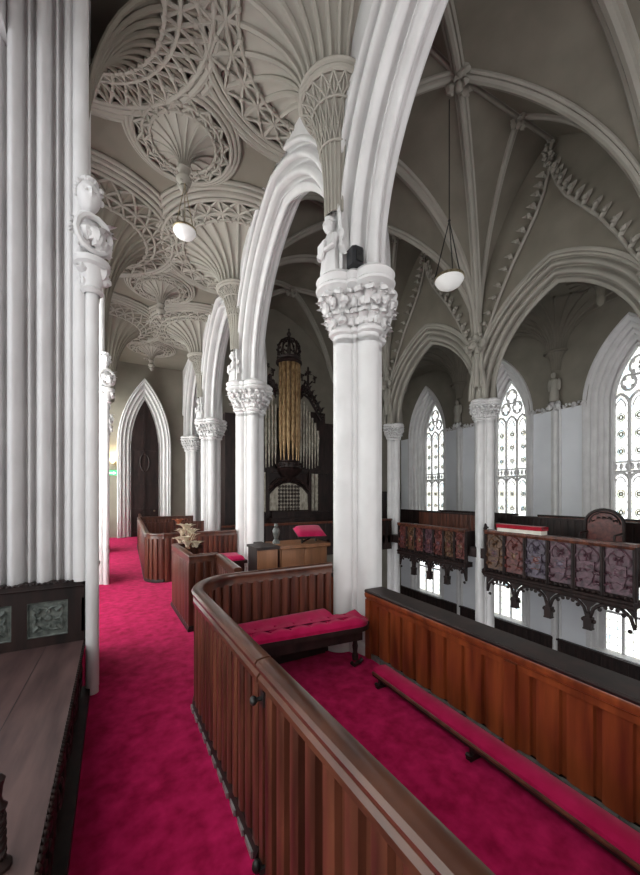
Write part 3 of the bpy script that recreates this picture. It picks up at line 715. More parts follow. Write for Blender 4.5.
place_copy(c2, (XR, BAYR[4], 0), 'tall slim white column at the far end of the left carved gallery front')
place_copy(c2, (XR, BAYR[2], 0), 'tall slim column at the right edge closing the near carved gallery front')
place_copy(c2, (XR, BAYR[1], 0), 'tall slim far column outside the right of the picture')
# carved angels standing on the capitals against the aisle wall
def make_angel(loc, label):
    root = thing('angel_statue', loc, label, 'statue', 'angels on the capitals of the near arcade', 'thing'); c = loc
    k = MB()
    rows = []
    for i, (z, rx, ry) in enumerate(((0.0, 0.10, 0.13), (0.04, 0.105, 0.14), (0.2, 0.09, 0.12), (0.34, 0.085, 0.13), (0.42, 0.075, 0.135), (0.46, 0.05, 0.07), (0.50, 0.038, 0.04))):
        rows.append([(c[0]+rx*(1+0.07*math.cos(7*a)*(i < 4))*math.cos(a), c[1]+ry*(1+0.07*math.cos(7*a)*(i < 4))*math.sin(a), c[2]+z) for a in [2*PI*j/28 for j in range(28)]])
    k.grid(rows, closed_u=True); k.build('robed_body', 'stone', root)
    k = MB(); head_mesh(k, (c[0]-0.02, c[1], c[2]+0.575), 0.078, PI); k.build('head', 'stone', root)
    for s in (-1, 1):
        k = MB()
        k.tube([(c[0]-0.02, c[1]+s*0.125, c[2]+0.40), (c[0]-0.06, c[1]+s*0.14, c[2]+0.27), (c[0]-0.12, c[1]+s*0.06, c[2]+0.24)], [0.04, 0.036, 0.025], 8); k.build('arm', 'stone', root)
        k = MB()
        for q in range(5): k.leaf((c[0]+0.05, c[1]+s*(0.09+0.022*q), c[2]+0.40-0.03*q), (0.1, s, 0), (0, s*0.35, -1), 0.30-0.03*q, 0.035, 0.1)
        k.ball((c[0]+0.05, c[1]+s*0.13, c[2]+0.42), (0.04, 0.075, 0.07), 8, 6); k.build('wing', 'stone', root)
    k = MB(); pts = [(-0.07, 0.1), (-0.07, 0.0), (0, -0.09), (0.07, 0.0), (0.07, 0.1)]
    k.plate(pts, lambda t, w, z: (c[0]-0.13+w, c[1]+t, c[2]+0.25+z), 0, 0.025); k.build('shield', 'stone', root, smooth=0)
    return root
an = make_angel((XL-0.38, BAY[2]+0.0, SPL-0.003), 'carved angel on the capital of the nearest white column')
place_copy(an, (XL-0.36, BAY[1]+0.02, SPL-0.005), 'carved angel on the column capital beside the camera')
place_copy(an, (XL-0.36, BAY[3]+0.02, SPL-0.005), 'carved angel on the capital of the second column, left of the organ')
place_copy(an, (XL-0.36, BAY[4]+0.02, SPL-0.005), 'carved angel on the capital of the third column along the aisle')

# black loudspeaker on the nearest capital
LX, LY = 2.17, 3.17
ls = thing('loudspeaker', (LX, LY, SPL), 'small black box on top of the nearest capital', 'loudspeaker')
hexa = [(LX-0.075, LY+0.06), (LX-0.075, LY-0.05), (LX-0.045, LY-0.075), (LX+0.045, LY-0.075), (LX+0.075, LY-0.05), (LX+0.075, LY+0.06)]
k = MB(); k.prism(hexa, SPL, SPL+0.19); k.build('case', 'black', ls, smooth=0)
k = MB(); k.add([(x, y, SPL+0.19) for x, y in hexa]+[(LX, LY, SPL+0.245)], [(i, (i+1) % 6, 6) for i in range(6)]); k.build('cap', 'black', ls, smooth=0)
k = MB(); k.box(LX-0.04, LY-0.085, SPL+0.03, LX+0.04, LY-0.074, SPL+0.16); k.build('grille', 'iron', ls, smooth=0)

# ================================================================ PEWS
RZ = 0.97
RAIL = [(-0.035, RZ-0.11), (0.045, RZ-0.11), (0.045, RZ-0.085), (0.032, RZ-0.07), (0.032, RZ-0.05), (0.05, RZ-0.04), (0.056, RZ-0.02), (0.045, RZ-0.005), (0.02, RZ), (-0.015, RZ), (-0.03, RZ-0.008), (-0.036, RZ-0.025), (-0.032, RZ-0.04), (-0.03, RZ-0.06)]
def corner(p, r0, r1, n=10):
    """quarter ellipse from p going up (+y) to going right (+x)"""
    return [(p[0]+r0*(1-math.cos(PI/2*i/n)), p[1]+r1*math.sin(PI/2*i/n)) for i in range(n+1)]
def pew_run(root, path, mat='wood', step=0.105, z0=0.0, rz=RZ, rail='woodrail', base=True):
    k = MB(); boards(k, path, z0, rz-0.09, 0.005, 0.033, step, 0.70); k.build('panelling', mat, root)
    k = MB(); sweep_plan(k, path, [(o, z+rz-RZ) for o, z in RAIL]); k.build('rail', rail, root)
    if base:
        k = MB(); sweep_plan(k, path, [(-0.05, z0), (0.05, z0), (0.05, z0+0.03), (0.036, z0+0.06), (-0.036, z0+0.06), (-0.05, z0+0.03)]); k.build('base_moulding', 'wood_dark', root)
# nearest box pew
A = thing('box_pew', (1.2, 1.4, 0), 'nearest mahogany box pew with a moulded rail and rounded corner', 'pew', 'mahogany box pews')
def px(y): return 0.575-(y-1.59)*0.054
pathA = [(px(1.60), 1.60), (px(2.2), 2.2), (px(2.9), 2.9)]+corner((px(2.95), 2.95), 0.43, 0.49, 12)+[(1.5, 3.44), (2.02, 3.44)]
pew_run(A, pathA)
k = MB(); k.obox((px(1.575), 1.575), (0.054, -1), (1, 0.054), 0.022, 0.034, 0, RZ-0.10); k.build('door_post', 'wood', A, smooth=0)
D = MB(); boards(D, [(px(-0.9), -0.9), (px(1.545), 1.545)], 0.02, RZ-0.09, 0.004, 0.038, 0.125, 0.58); D = D.build('door', 'wood', A)
k = MB(); sweep_plan(k, [(px(-0.9), -0.9), (px(1.585), 1.585)], RAIL); k.build('door_rail', 'woodrail', D)
k = MB(); xx = px(1.56)-0.03; k.tube([(xx+0.02, 1.56, 0.80), (xx-0.03, 1.56, 0.80)], 0.010, 8); k.ball((xx-0.045, 1.56, 0.80), (0.018, 0.022, 0.022), 10, 8)
k.box(xx-0.005, 1.535, 0.765, xx+0.004, 1.585, 0.835); k.build('door_knob', 'iron', D)
k = MB(); k.ball((px(1.56)-0.06, 1.56, 0.03), (0.022, 0.022, 0.03), 8, 6); k.box(px(1.56)-0.05, 1.535, 0.0, px(1.56)-0.02, 1.59, 0.03); k.build('door_stop', 'iron', D)
for i in range(11):
    y = 1.68+i*0.13; k = MB(); k.box(px(y)-0.058, y-0.05, 0.0, px(y)-0.045, y+(0.035 if i % 3 else 0.05), 0.032); k.build('carpet_rod_clip', 'steel', A, smooth=0)
# front parapet of the nearest pew, overlooking the nave
F = thing('gallery_parapet', (2.32, 1.0, 0), 'polished red-brown panelled parapet with a dark sill along the near gallery edge', 'parapet')
FZ = 0.72
pf = [(2.31, -0.45), (2.31, 3.09)]
k = MB(); boards(k, pf, 0.05, FZ-0.11, 0.006, 0.034, 0.175, 0.82); k.build('panelling', 'wood_orange', F)
k = MB(); sweep_plan(k, pf, [(0.028, FZ-0.15), (0.05, FZ-0.14), (0.05, FZ-0.095), (0.068, FZ-0.085), (0.078, FZ-0.05), (0.07, FZ-0.03), (0.028, FZ-0.03)]); k.build('fascia_moulding', 'wood_orange', F)
k = MB(); sweep_plan(k, pf, [(0.072, FZ-0.03), (0.078, FZ-0.012), (0.068, FZ), (-0.16, FZ), (-0.175, FZ-0.015), (-0.165, FZ-0.04), (-0.02, FZ-0.06)]); k.build('sill', 'wood_dark', F)
k = MB()
for i in range(11): y = -0.45+i*0.33; k.box(2.255, y, 0.0, 2.285, y+0.28, 0.05); k.box(2.27, y+0.28, 0.0, 2.285, y+0.33, 0.045)
k.build('skirting', 'skirt', F, smooth=0)
for y in (3.05, 1.46, -0.3):
    k = MB(); k.box(2.235, y-0.05, 0, 2.335, y+0.03, FZ-0.10); k.build('stile', 'wood_orange', F, smooth=0)
k = MB(); k.box(2.34, -0.45, -0.32, 2.5, 3.09, FZ-0.06); k.build('backing', 'wood_dark', F, smooth=0)
# tufted bench at the end of the pew
B = thing('pew_bench', (1.45, 3.15, 0), 'long dark bench with scroll feet across the end of the nearest pew', 'bench')
def bench_outline(x0, x1, y0f, y0b, y1f, yb, r, n=8):
    """front-left, front-right rounded end"""
    pts = [(x0, y0b), (x0, y0f), (x1-r, y1f)]
    pts += [(x1-r+r*math.sin(PI/2*i/n), y1f+r*(1-math.cos(PI/2*i/n))) for i in range(1, n+1)]
    return pts+[(x1, yb)]
k = MB(); k.prism(bench_outline(0.62, 2.19, 2.98, 3.30, 2.84, 3.19, 0.16), 0.385, 0.43); k.build('seat', 'wood_dark', B, smooth=0)
k = MB(); k.prism([(0.68, 3.04), (2.08, 2.91), (2.08, 2.94), (0.68, 3.07)], 0.27, 0.385); k.build('apron', 'wood_dark', B, smooth=0)
for x, y in ((2.03, 2.97), (0.75, 3.08)):
    k = MB(); k.lathe([(0.03, 0.06), (0.035, 0.1), (0.022, 0.14), (0.03, 0.2), (0.02, 0.26), (0.035, 0.3), (0.035, 0.385)], (x, y, 0), 12)
    k.tube([(x-0.06, y-0.02, 0.05), (x-0.03, y-0.03, 0.022), (x+0.02, y-0.02, 0.03), (x+0.06, y, 0.022), (x+0.09, y, 0.05)], 0.02, 8); k.build('leg', 'wood_dark', B)
k = MB(); k.box(0.7, 3.36, 0.0, 1.9, 3.40, 0.4); k.build('back_board', 'wood_dark', B, smooth=0)
def cushion(name, label, outline, z0, h, tufts, grp=None, cat='cushion'):
    """a plump buttoned cushion over a plan outline"""
    k = MB(); cx = sum(p[0] for p in outline)/len(outline); cy = sum(p[1] for p in outline)/len(outline)
    Q = [Vector(p) for p in outline]; edge = []
    for i in range(len(Q)):
        a, b = Q[i], Q[(i+1) % len(Q)]; n = max(1, int((b-a).length/0.05))
        edge += [a.lerp(b, j/n) for j in range(n)]
    axis0, axis1 = Vector((min(p.x for p in Q)+0.16, cy+0.05)), Vector((max(p.x for p in Q)-0.16, cy-0.03))
    def top(x, y, d):
        z = h*min(1.0, (d/0.07))**0.5
        for tx, ty in tufts: z -= 0.028*math.exp(-((x-tx)**2+(y-ty)**2)/0.0022)+0.012*math.exp(-((x-tx)**2+(y-ty)**2)/0.012)
        return z0+z
    rows = []
    for f in (0.0, 0.03, 0.08, 0.16, 0.28, 0.42, 0.58, 0.74, 0.88, 1.0):
        row = []
        for p in edge:
            t = max(0, min(1, (p-axis0).dot(axis1-axis0)/(axis1-axis0).length_squared)); q = axis0.lerp(axis1, t)
            g = p.lerp(q, f); d = (p-g).length
            row.append((g.x, g.y, top(g.x, g.y, d) if f > 0 else z0+h*0.35))
        rows.append(row)
    k.grid([[(p.x, p.y, z0) for p in edge]]+rows, closed_u=True)
    n = len(edge); o = len(k.v); k.f.append(tuple(o-n+j for j in range(n)))
    c = k.build(name, 'velvet', None, 60)
    tag(c, label, cat, grp)
    if tufts:
        for tx, ty in tufts:
            k = MB(); k.ball((tx, ty, z0+h-0.03), (0.014, 0.014, 0.008), 8, 5); k.build('button', 'velvet', c)
    return c
tf = []
for i in range(8):
    for j in range(2):
        x = 0.76+i*0.19+j*0.09
        if x < 2.1: tf.append((x, 3.06-0.09*(x-0.62)/1.5+j*0.13))
cushion('tufted_cushion', 'long buttoned crimson cushion on the bench in the nearest pew', bench_outline(0.62, 2.18, 2.985, 3.38, 2.85, 3.20, 0.16)[:-1]+[(2.18, 3.18), (1.86, 3.20), (1.86, 3.38)], 0.43, 0.085, tf)
# long kneeler
K = thing('kneeler', (2.05, 0.8, 0), 'long low kneeler with a crimson top along the front parapet', 'kneeler')
k = MB(); k.box(1.97, -0.5, 0.075, 2.15, 2.60, 0.112); k.build('board', 'wood_dark', K, smooth=0)
k = MB(); k.tube([(1.972, -0.5, 0.105), (1.972, 2.6, 0.105)], 0.012, 8); k.build('nosing', 'wood', K)
k = MB(); pr = [(1.978, 0.112), (1.982, 0.132), (2.0, 0.146), (2.06, 0.152), (2.12, 0.146), (2.142, 0.13), (2.146, 0.112)]
k.grid([[(x, 2.60, z) for x, z in pr]]+[[(x, y, z) for x, z in pr] for y in [2.56-i*0.3 for i in range(11)]]); k.f.append(tuple(range(7))); k.build('padded_top', 'velvet', K)
for y in (2.52, 1.55, 0.55, -0.4):
    k = MB(); k.prism([(1.955, y-0.02), (2.12, y-0.02), (2.12, y+0.02), (1.955, y+0.02)], 0.0, 0.028); k.prism([(1.985, y-0.016), (2.10, y-0.016), (2.10, y+0.016), (1.985, y+0.016)], 0.028, 0.078)
    k.ball((1.955, y, 0.035), (0.018, 0.022, 0.018), 8, 6); k.build('foot', 'wood_dark', K)
# second pew along the aisle
Bp = thing('box_pew', (1.2, 5.6, 0), 'second mahogany box pew with a square corner and cream flowers on it', 'pew', 'mahogany box pews')
pew_run(Bp, [(1.05, 5.98), (0.625, 5.92), (0.70, 4.74), (1.04, 4.77)])
pew_run(Bp, [(1.04, 4.72), (1.02, 3.72)], base=False, rz=RZ-0.01)
k = MB(); k.box(1.0, 4.68, 0, 1.07, 4.80, RZ-0.05); k.build('post', 'wood', Bp, smooth=0)
k = MB(); k.box(1.3, 6.9, 0.36, 2.1, 7.55, 0.42); k.box(1.35, 6.95, 0, 2.05, 7.0, 0.36); k.build('seat', 'wood_dark', Bp, smooth=0)
cushion('seat_cushion', 'small crimson seat cushion in the second pew by the second column', [(1.3, 6.92), (2.05, 6.92), (2.05, 7.5), (1.3, 7.5)], 0.42, 0.09, [])
# third pew: curved corner
Cp = thing('box_pew', (1.1, 9.6, 0), 'third mahogany box pew with a curved front corner toward the aisle', 'pew', 'mahogany box pews')
cv = [(0.28, 13.2), (0.30, 10.5), (0.31, 8.3)]+[(0.31+0.28*(1-math.cos(PI/2*i/8)), 8.0-0.40*math.sin(PI/2*i/8)) for i in range(9)]+[(0.62, 7.58)]
pew_run(Cp, cv)
k = MB(); boards(k, [(0.62, 7.58), (2.08, 7.62)], 0, RZ-0.09); k.build('panelling', 'wood', Cp); k = MB(); sweep_plan(k, [(0.60, 7.58), (2.06, 7.62)], RAIL); k.build('rail', 'woodrail', Cp)
Dp = thing('box_pew', (1.3, 13.3, 0), 'furthest mahogany box pew near the arched door', 'pew', 'mahogany box pews')
pew_run(Dp, [(0.36, 15.6), (0.34, 13.4), (2.05, 13.4)])
k = MB(); boards(k, [(0.36, 11.3), (2.05, 11.3)], 0, RZ-0.05); k.build('panelling', 'wood', Cp)
# cream flower ornament on the corner of the second pew
fl = thing('flower_spray', (0.74, 5.35, RZ), 'cream dried flower spray with a rust bloom standing on the second pew corner', 'flowers')
rd = random.Random(5)
k = MB()
for i in range(10): k.tube([(0.72+rd.uniform(-0.03, 0.03), 5.3+rd.uniform(-0.15, 0.15), RZ+0.012), (0.74+rd.uniform(-0.08, 0.10), 5.35+rd.uniform(-0.3, 0.3), RZ+rd.uniform(0.1, 0.3))], 0.007, 5)
k.build('stem', 'wood_tan', fl)
for i in range(17):
    k = MB(); h = rd.uniform(0, 1); c = (0.72+rd.uniform(-0.06, 0.12)*(1-0.5*h), 5.38+rd.uniform(-0.5, 0.35)*(1-0.7*h), RZ+0.05+0.27*h*h)
    for q in range(6): a = q*PI/3; k.leaf(c, (math.cos(a), math.sin(a), 0.2), (math.cos(a)*0.4, math.sin(a)*0.4, 1), 0.085, 0.028, 0.9)
    k.ball(c, 0.026, 7, 5); k.build('blossom', 'cream', fl)
k = MB(); c = (0.66, 5.66, RZ+0.34)
for q in range(7): a = q*PI/3.5; k.leaf(c, (math.cos(a), math.sin(a), 0.2), (math.cos(a)*0.4, math.sin(a)*0.4, 1), 0.09, 0.03, 0.9)
k.ball(c, 0.03, 7, 5); k.build('blossom', 'rust', fl)['label'] = 'rust bloom'
# second front parapet, reading desk with its book rest and a box desk, seen over the nearest pew
P2 = thing('gallery_parapet', (2.46, 5.5, 0), 'low panelled parapet along the gallery edge past the nearest column', 'parapet')
k = MB(); boards(k, [(2.40, 3.95), (2.40, 7.25)], 0, 0.66, 0.008, 0.022, 0.55, 0.93); k.build('panelling', 'wood_orange', P2)
k = MB(); sweep_plan(k, [(2.40, 3.92), (2.40, 7.28)], [(0.05, 0.66), (0.06, 0.69), (0.05, 0.72), (-0.12, 0.72), (-0.13, 0.69), (-0.05, 0.66)]); k.build('sill', 'wood_dark', P2)
dk = thing('reading_desk', (2.0, 4.3, 0), 'tan oak reading desk left of the nearest column, under the red book cushion', 'desk')
k = MB(); boards(k, [(1.66, 4.10), (2.34, 4.10)], 0, 1.07, 0.006, 0.016, 0.34, 0.94); k.build('front_panel', 'wood_tan', dk)
k = MB(); k.box(1.66, 4.10, 0, 1.69, 4.5, 1.07); k.box(2.31, 4.10, 0, 2.34, 4.5, 1.07); k.build('side_panel', 'wood_dark', dk, smooth=0)
k = MB(); k.box(1.63, 4.05, 1.07, 2.37, 4.54, 1.10); k.tube([(1.63, 4.06, 1.065), (2.37, 4.06, 1.065)], 0.015, 6); k.build('top', 'wood_tan', dk, smooth=0)
lb = thing('box_desk', (1.47, 4.2, 0), 'small square oak box desk with a dark top, left of the tan reading desk', 'desk')
k = MB(); boards(k, [(1.34, 4.02), (1.60, 4.02)], 0, 1.08, 0.008, 0.015, 0.26, 0.92); k.build('front_panel', 'wood_tan', lb)
k = MB(); k.box(1.335, 4.02, 0, 1.36, 4.36, 1.08); k.box(1.58, 4.02, 0, 1.605, 4.36, 1.08); k.build('side_panel', 'wood_dark', lb, smooth=0)
k = MB(); k.box(1.32, 3.98, 1.08, 1.62, 4.38, 1.11); k.build('top', 'wood_dark', lb, smooth=0)
br = thing('book_rest', (2.15, 4.3, 1.10), 'dark sloping book rest on the tan reading desk under a red cushion', 'book rest')
RQ = [(1.93, 4.12, 1.175), (2.33, 4.08, 1.165), (2.45, 4.50, 1.25), (2.02, 4.50, 1.25)]
k = MB(); k.tube([(2.00, 4.16, 1.10), (2.00, 4.16, 1.18)], 0.014, 8); k.tube([(2.02, 4.2, 1.11), (2.10, 4.22, 1.14), (2.2, 4.2, 1.18)], 0.014, 6); k.tube([(2.28, 4.3, 1.10), (2.28, 4.3, 1.215)], 0.016, 8); k.build('stand', 'wood_dark', br)
k = MB(); k.add(RQ+[(x, y, z+0.02) for x, y, z in RQ], [(0, 3, 2, 1), (4, 5, 6, 7), (0, 1, 5, 4), (1, 2, 6, 5), (2, 3, 7, 6), (3, 0, 4, 7)]); k.build('board', 'wood_dark', br, smooth=0)
k = MB(); rows = []
for i in range(9):
    v = i/8; row = []
    for j in range(13):
        u = j/12; p = (Vector(RQ[0]).lerp(Vector(RQ[1]), u)).lerp(Vector(RQ[3]).lerp(Vector(RQ[2]), u), v)
        row.append((p.x, p.y, p.z+0.022+0.055*(max(0, 1-(2*u-1)**6)*max(0, 1-(2*v-1)**4))**0.5))
    rows.append(row)
k.grid(rows); tag(k.build('book_cushion', 'velvet', None, 60), 'crimson cushion on the sloping book rest left of the nearest column', 'cushion')
st = thing('desk_statuette', (1.70, 4.32, 1.10), 'small dark grey finial figure at the left end of the reading desk', 'ornament')
k = MB(); k.lathe([(0.05, 0), (0.05, 0.025), (0.024, 0.06), (0.042, 0.12), (0.05, 0.17), (0.03, 0.205), (0.0, 0.215)], (1.70, 4.32, 1.10), 12); k.build('body', 'skirt', st)
k = MB(); k.ball((1.70, 4.32, 1.335), 0.03, 8, 6); k.build('head', 'skirt', st)
# ================================================================ WINDOW SEAT BY THE PIER
W = thing('window_seat', (-0.9, 1.4, 0), 'worn oak window seat with a dark beaded and carved front', 'bench')
def bx(y): return -0.285-(y-1.5)*0.032
k = MB(); k.prism([(-1.62, -2.0), (bx(-2.0), -2.0), (bx(3.80), 3.80), (-1.62, 3.80)], 0.41, 0.45); k.build('seat_boards', 'wood_bench', W, smooth=0)
k = MB()
for x in (-0.62, -0.95, -1.28): k.box(x-0.002, -2.0, 0.4495, x+0.002, 3.8, 0.4508)
k.build('board_joints', 'black', W, smooth=0)
k = MB(); n = 0
y = -1.0
while y < 3.80: k.ball((bx(y)+0.004, y, 0.43), (0.016, 0.015, 0.02), 6, 5); y += 0.036
k.tube([(bx(-2)+0.002, -2, 0.405), (bx(3.8)+0.002, 3.8, 0.405)], 0.012, 6); k.build('beaded_edge', 'wood_dark', W)
k = MB(); k.prism([(bx(-2)-0.05, -2.0), (bx(-2)-0.02, -2.0), (bx(3.8)-0.02, 3.8), (bx(3.8)-0.05, 3.8)], 0.0, 0.41)
for i in range(12):
    yc = -0.9+i*0.40; xx = bx(yc)-0.015
    k.box(xx-0.01, yc-0.19, 0.07, xx+0.012, yc-0.165, 0.40); 
    k.tube([(xx, yc+0.12*math.cos(2*PI*q/16), 0.22+0.12*math.sin(2*PI*q/16)) for q in range(16)], 0.014, 5, closed=True)
    for q in range(4): a = PI/4+q*PI/2; k.ball((xx, yc+0.07*math.cos(a), 0.22+0.07*math.sin(a)), (0.015, 0.035, 0.035), 6, 5)
k.build('carved_front', 'wood_dark', W)
k = MB(); k.prism([(bx(-2)-0.03, -2.0), (bx(-2)+0.055, -2.0), (bx(3.7)+0.055, 3.7), (bx(3.7)-0.03, 3.7)], 0.0, 0.06); k.build('plinth', 'wood_dark', W, smooth=0)
# carved dado closing the end of the seat, under the fluted pier
Dd = thing('carved_dado', (-1.0, 3.78, 0.45), 'dark carved dado with quatrefoil panels at the foot of the fluted pier', 'panelling')
k = MB(); k.box(-1.62, 3.78, 0.45, -0.355, 3.86, 0.97); k.build('backing', 'wood_dark', Dd, smooth=0)
k = MB(); k.box(-1.62, 3.745, 0.45, -0.35, 3.79, 0.53); k.box(-1.62, 3.745, 0.83, -0.35, 3.79, 0.93)
for x in (-0.42, -0.80, -1.18, -1.58): k.box(x-0.05, 3.745, 0.53, x+0.05, 3.79, 0.83)
k.build('frame', 'wood_dark', Dd, smooth=0)
k = MB(); k.box(-1.62, 3.71, 0.955, -0.30, 3.86, 0.985); k.box(-0.36, 3.71, 0.955, -0.29, 4.75, 0.985); k.tube([(-1.62, 3.72, 0.945), (-0.30, 3.72, 0.945)], 0.012, 6)
for i in range(34): k.ball((-1.60+i*0.039, 3.715, 0.992), (0.015, 0.02, 0.012), 6, 4)
k.build('beaded_cornice', 'wood_dark', Dd)
k = MB(); k.box(-0.40, 3.78, 0.45, -0.325, 4.75, 0.955); k.build('return_panel', 'wood_dark', Dd, smooth=0)
for x in (-0.61, -0.99, -1.38):
    q_ = MB(); q_.box(x-0.14, 3.772, 0.53, x+0.14, 3.782, 0.83)
    for s in range(4):
        a = s*PI/2+PI/4; cx, cz = x+0.062*math.cos(a), 0.68+0.062*math.sin(a)
        q_.tube([(cx+0.055*math.cos(a+t), 3.762, cz+0.055*math.sin(a+t)) for t in [(-130+260*i/10)*PI/180 for i in range(11)]], 0.011, 5)
        b = s*PI/2; q_.leaf((x+0.14*math.cos(a), 3.765, 0.68+0.14*math.sin(a)), (0, -1, 0), (-math.cos(a), 0, -math.sin(a)), 0.07, 0.028, 0.2)
    q_.ball((x, 3.762, 0.68), (0.028, 0.012, 0.028), 8, 6)
    for sx in (-1, 1): q_.tube([(x+sx*0.138, 3.758, 0.53), (x+sx*0.138, 3.758, 0.83)], 0.008, 5)
    for z in (0.535, 0.825): q_.tube([(x-0.138, 3.758, z), (x+0.138, 3.758, z)], 0.008, 5)
    q_.build('quatrefoil_panel', 'green_grey', Dd)
# barley-twist post standing on the seat at the left edge
T = thing('twisted_post', (-0.40, 1.60, 0.45), 'dark barley-twist wooden post on the window seat at the left edge', 'post')
k = MB()
for s in (0, PI): k.tube([(-0.40+0.013*math.cos(s+i*0.55), 1.60+0.013*math.sin(s+i*0.55), 0.475+i*0.0052) for i in range(34)], 0.013, 7)
k.build('twisted_shaft', 'wood_dark', T)
k = MB(); k.lathe([(0.04, 0.0), (0.04, 0.012), (0.02, 0.03)], (-0.40, 1.60, 0.45), 14); k.build('foot', 'wood_dark', T)
k = MB(); k.lathe([(0.022, 0.0), (0.028, 0.015), (0.015, 0.03), (0.012, 0.05), (0.016, 0.085), (0.022, 0.11), (0.012, 0.125), (0, 0.13)], (-0.40, 1.60, 0.65), 14); k.build('knop', 'wood_dark', T)

# ================================================================ ORGAN
OY = 13.0; OX = 5.85
Og = thing('pipe_organ', (OX, OY+0.6, 0), 'tall dark carved pipe organ with a gilded centre tower and crown', 'organ')
k = MB(); k.box(OX-1.75, OY+0.25, 0, OX+1.75, OY+1.5, 2.75); k.box(OX-1.75, OY+0.45, 2.75, OX+1.75, OY+1.4, 5.3); k.box(OX-2.6, OY+0.6, 0, OX+2.6, OY+1.4, 4.9)
k.box(OX-1.8, OY+0.15, 2.62, OX+1.8, OY+0.35, 2.78); k.box(OX-1.8, OY+0.1, 0.9, OX+1.8, OY+0.3, 1.0); k.build('case', 'wood_dark', Og, smooth=0)
TX, TY = OX-0.12, OY+0.15
k = MB(); k.lathe([(0.08, 2.2), (0.16, 2.35), (0.4, 2.55), (0.52, 2.7), (0.56, 2.76), (0.48, 2.82), (0.5, 3.0), (0.45, 3.06), (0.45, 3.1)], (TX, TY, 0), 24)
for i in range(9): a = PI+PI*i/8; foliage(k, (TX+0.5*math.cos(a), TY+0.5*math.sin(a), 2.92), 0.08, 4, i)
k.build('tower_corbel', 'wood_dark', Og)
k = MB(); k.lathe([(0.48, 7.0), (0.54, 7.05), (0.54, 7.12), (0.46, 7.2), (0.50, 7.28), (0.42, 7.32)], (TX, TY, 0), 24); k.build('tower_cornice', 'wood_dark', Og)
cr = MB()
for i in range(10):
    a = 2*PI*i/10; cr.tube([(TX+r*math.cos(a), TY+r*math.sin(a), z) for r, z in ((0.40, 7.3), (0.46, 7.55), (0.44, 7.78), (0.32, 7.98), (0.12, 8.08), (0.03, 8.12))], 0.035, 6)
    for z, r in ((7.42, 0.44), (7.6, 0.47), (7.8, 0.44)): cr.ball((TX+r*math.cos(a+0.31), TY+r*math.sin(a+0.31), z), 0.05, 6, 5)
cr.lathe([(0.0, 8.08), (0.09, 8.12), (0.05, 8.18), (0.10, 8.27), (0.06, 8.35), (0.02, 8.4), (0.05, 8.46), (0.0, 8.52)], (TX, TY, 0), 12); cr.build('crown', 'wood_dark', Og)
def pipe(x, y, r, z0, z1, mat, foot=0.5):
    k = MB(); k.lathe([(r*0.25, z0), (r, z0+foot), (r, z1)], (x, y, 0), 12); k.lathe([(r*0.25, z0+0.01), (0.001, z0)], (x, y, 0), 12)
    k.tube([(x+0.9*r*math.cos(a), y-abs(r)*0.9, z0+foot+0.04+0.08*math.sin(a)) for a in [PI*i/6 for i in range(7)]], r*0.14, 5)
    k.build('pipe', mat, Og)
for i in range(7):
    a = PI+PI*(i+0.5)/7; pipe(TX+0.40*math.cos(a), TY+0.40*math.sin(a), 0.085, 3.08, 7.02, 'gilt', 0.9)
for sd in (-1, 1):
    for i in range(7):
        x = TX+sd*(0.56+i*0.135); pipe(x, OY+0.2, 0.056, 2.80+0.05*((i-3)**2)/3, (5.35, 5.5, 5.3, 5.05, 4.85, 4.65, 4.45)[i], 'tin', 0.75+0.06*i)
    for i in range(6):
        x = TX+sd*(0.62+i*0.135); pipe(x, OY+0.32, 0.05, 3.3, (5.75, 5.65, 5.5, 5.25, 5.0, 4.8)[i], 'tin', 0.5)
    k = MB()                                            # pierced shade over the flats
    sh = [(0.5, 6.0), (0.75, 6.3), (1.0, 6.15), (1.25, 5.8), (1.6, 5.3)]
    k.tube([(TX+sd*x, OY+0.3, z) for x, z in sh], 0.07, 6); k.tube([(TX+sd*x, OY+0.3, z-0.35) for x, z in sh], 0.05, 6)
    for i in range(9):
        t = i/8*4; q = min(3, int(t)); x = sh[q][0]+(sh[q+1][0]-sh[q][0])*(t-q); z = sh[q][1]+(sh[q+1][1]-sh[q][1])*(t-q)
        foliage(k, (TX+sd*x, OY+0.28, z-0.16), 0.15, 5, i); k.leaf((TX+sd*x, OY+0.26, z), (sd*0.3, -0.6, 0.2), (0, 0, 1), 0.22, 0.07, 0.6)
    k.build('pipe_shade', 'wood_dark', Og)
    k = MB(); fx = TX+sd*0.95                            # branching finial
    k.tube([(fx, OY+0.3, 6.1), (fx, OY+0.3, 7.0)], 0.05, 8)
    for s2 in (-1, 1):
        k.tube([(fx, OY+0.3, 6.35), (fx+s2*0.18, OY+0.28, 6.55), (fx+s2*0.3, OY+0.26, 6.5), (fx+s2*0.32, OY+0.26, 6.75)], 0.035, 6); foliage(k, (fx+s2*0.3, OY+0.26, 6.72), 0.10, 5, 3)
    foliage(k, (fx, OY+0.28, 6.85), 0.15, 7, 2); k.ball((fx, OY+0.3, 7.05), (0.05, 0.05, 0.12), 8, 6); k.build('finial', 'wood_dark', Og)
    for i, x in enumerate((1.08, 1.26)):
        k = MB(); k.box(TX+sd*x-0.07, OY+0.12, 1.05, TX+sd*x+0.07, OY+0.26, 2.6); k.box(TX+sd*x-0.045, OY+0.10, 1.2, TX+sd*x+0.045, OY+0.13, 2.5)
        for z in (1.35, 1.7, 2.05, 2.4): k.box(TX+sd*x-0.07, OY+0.09, z, TX+sd*x+0.07, OY+0.13, z+0.03)
        k.build('square_pipe', 'tin', Og, smooth=0)
    k = MB(); k.box(TX+sd*0.93-0.06, OY+0.05, 0.9, TX+sd*0.93+0.06, OY+0.3, 2.7); k.build('post', 'wood_dark', Og, smooth=0)
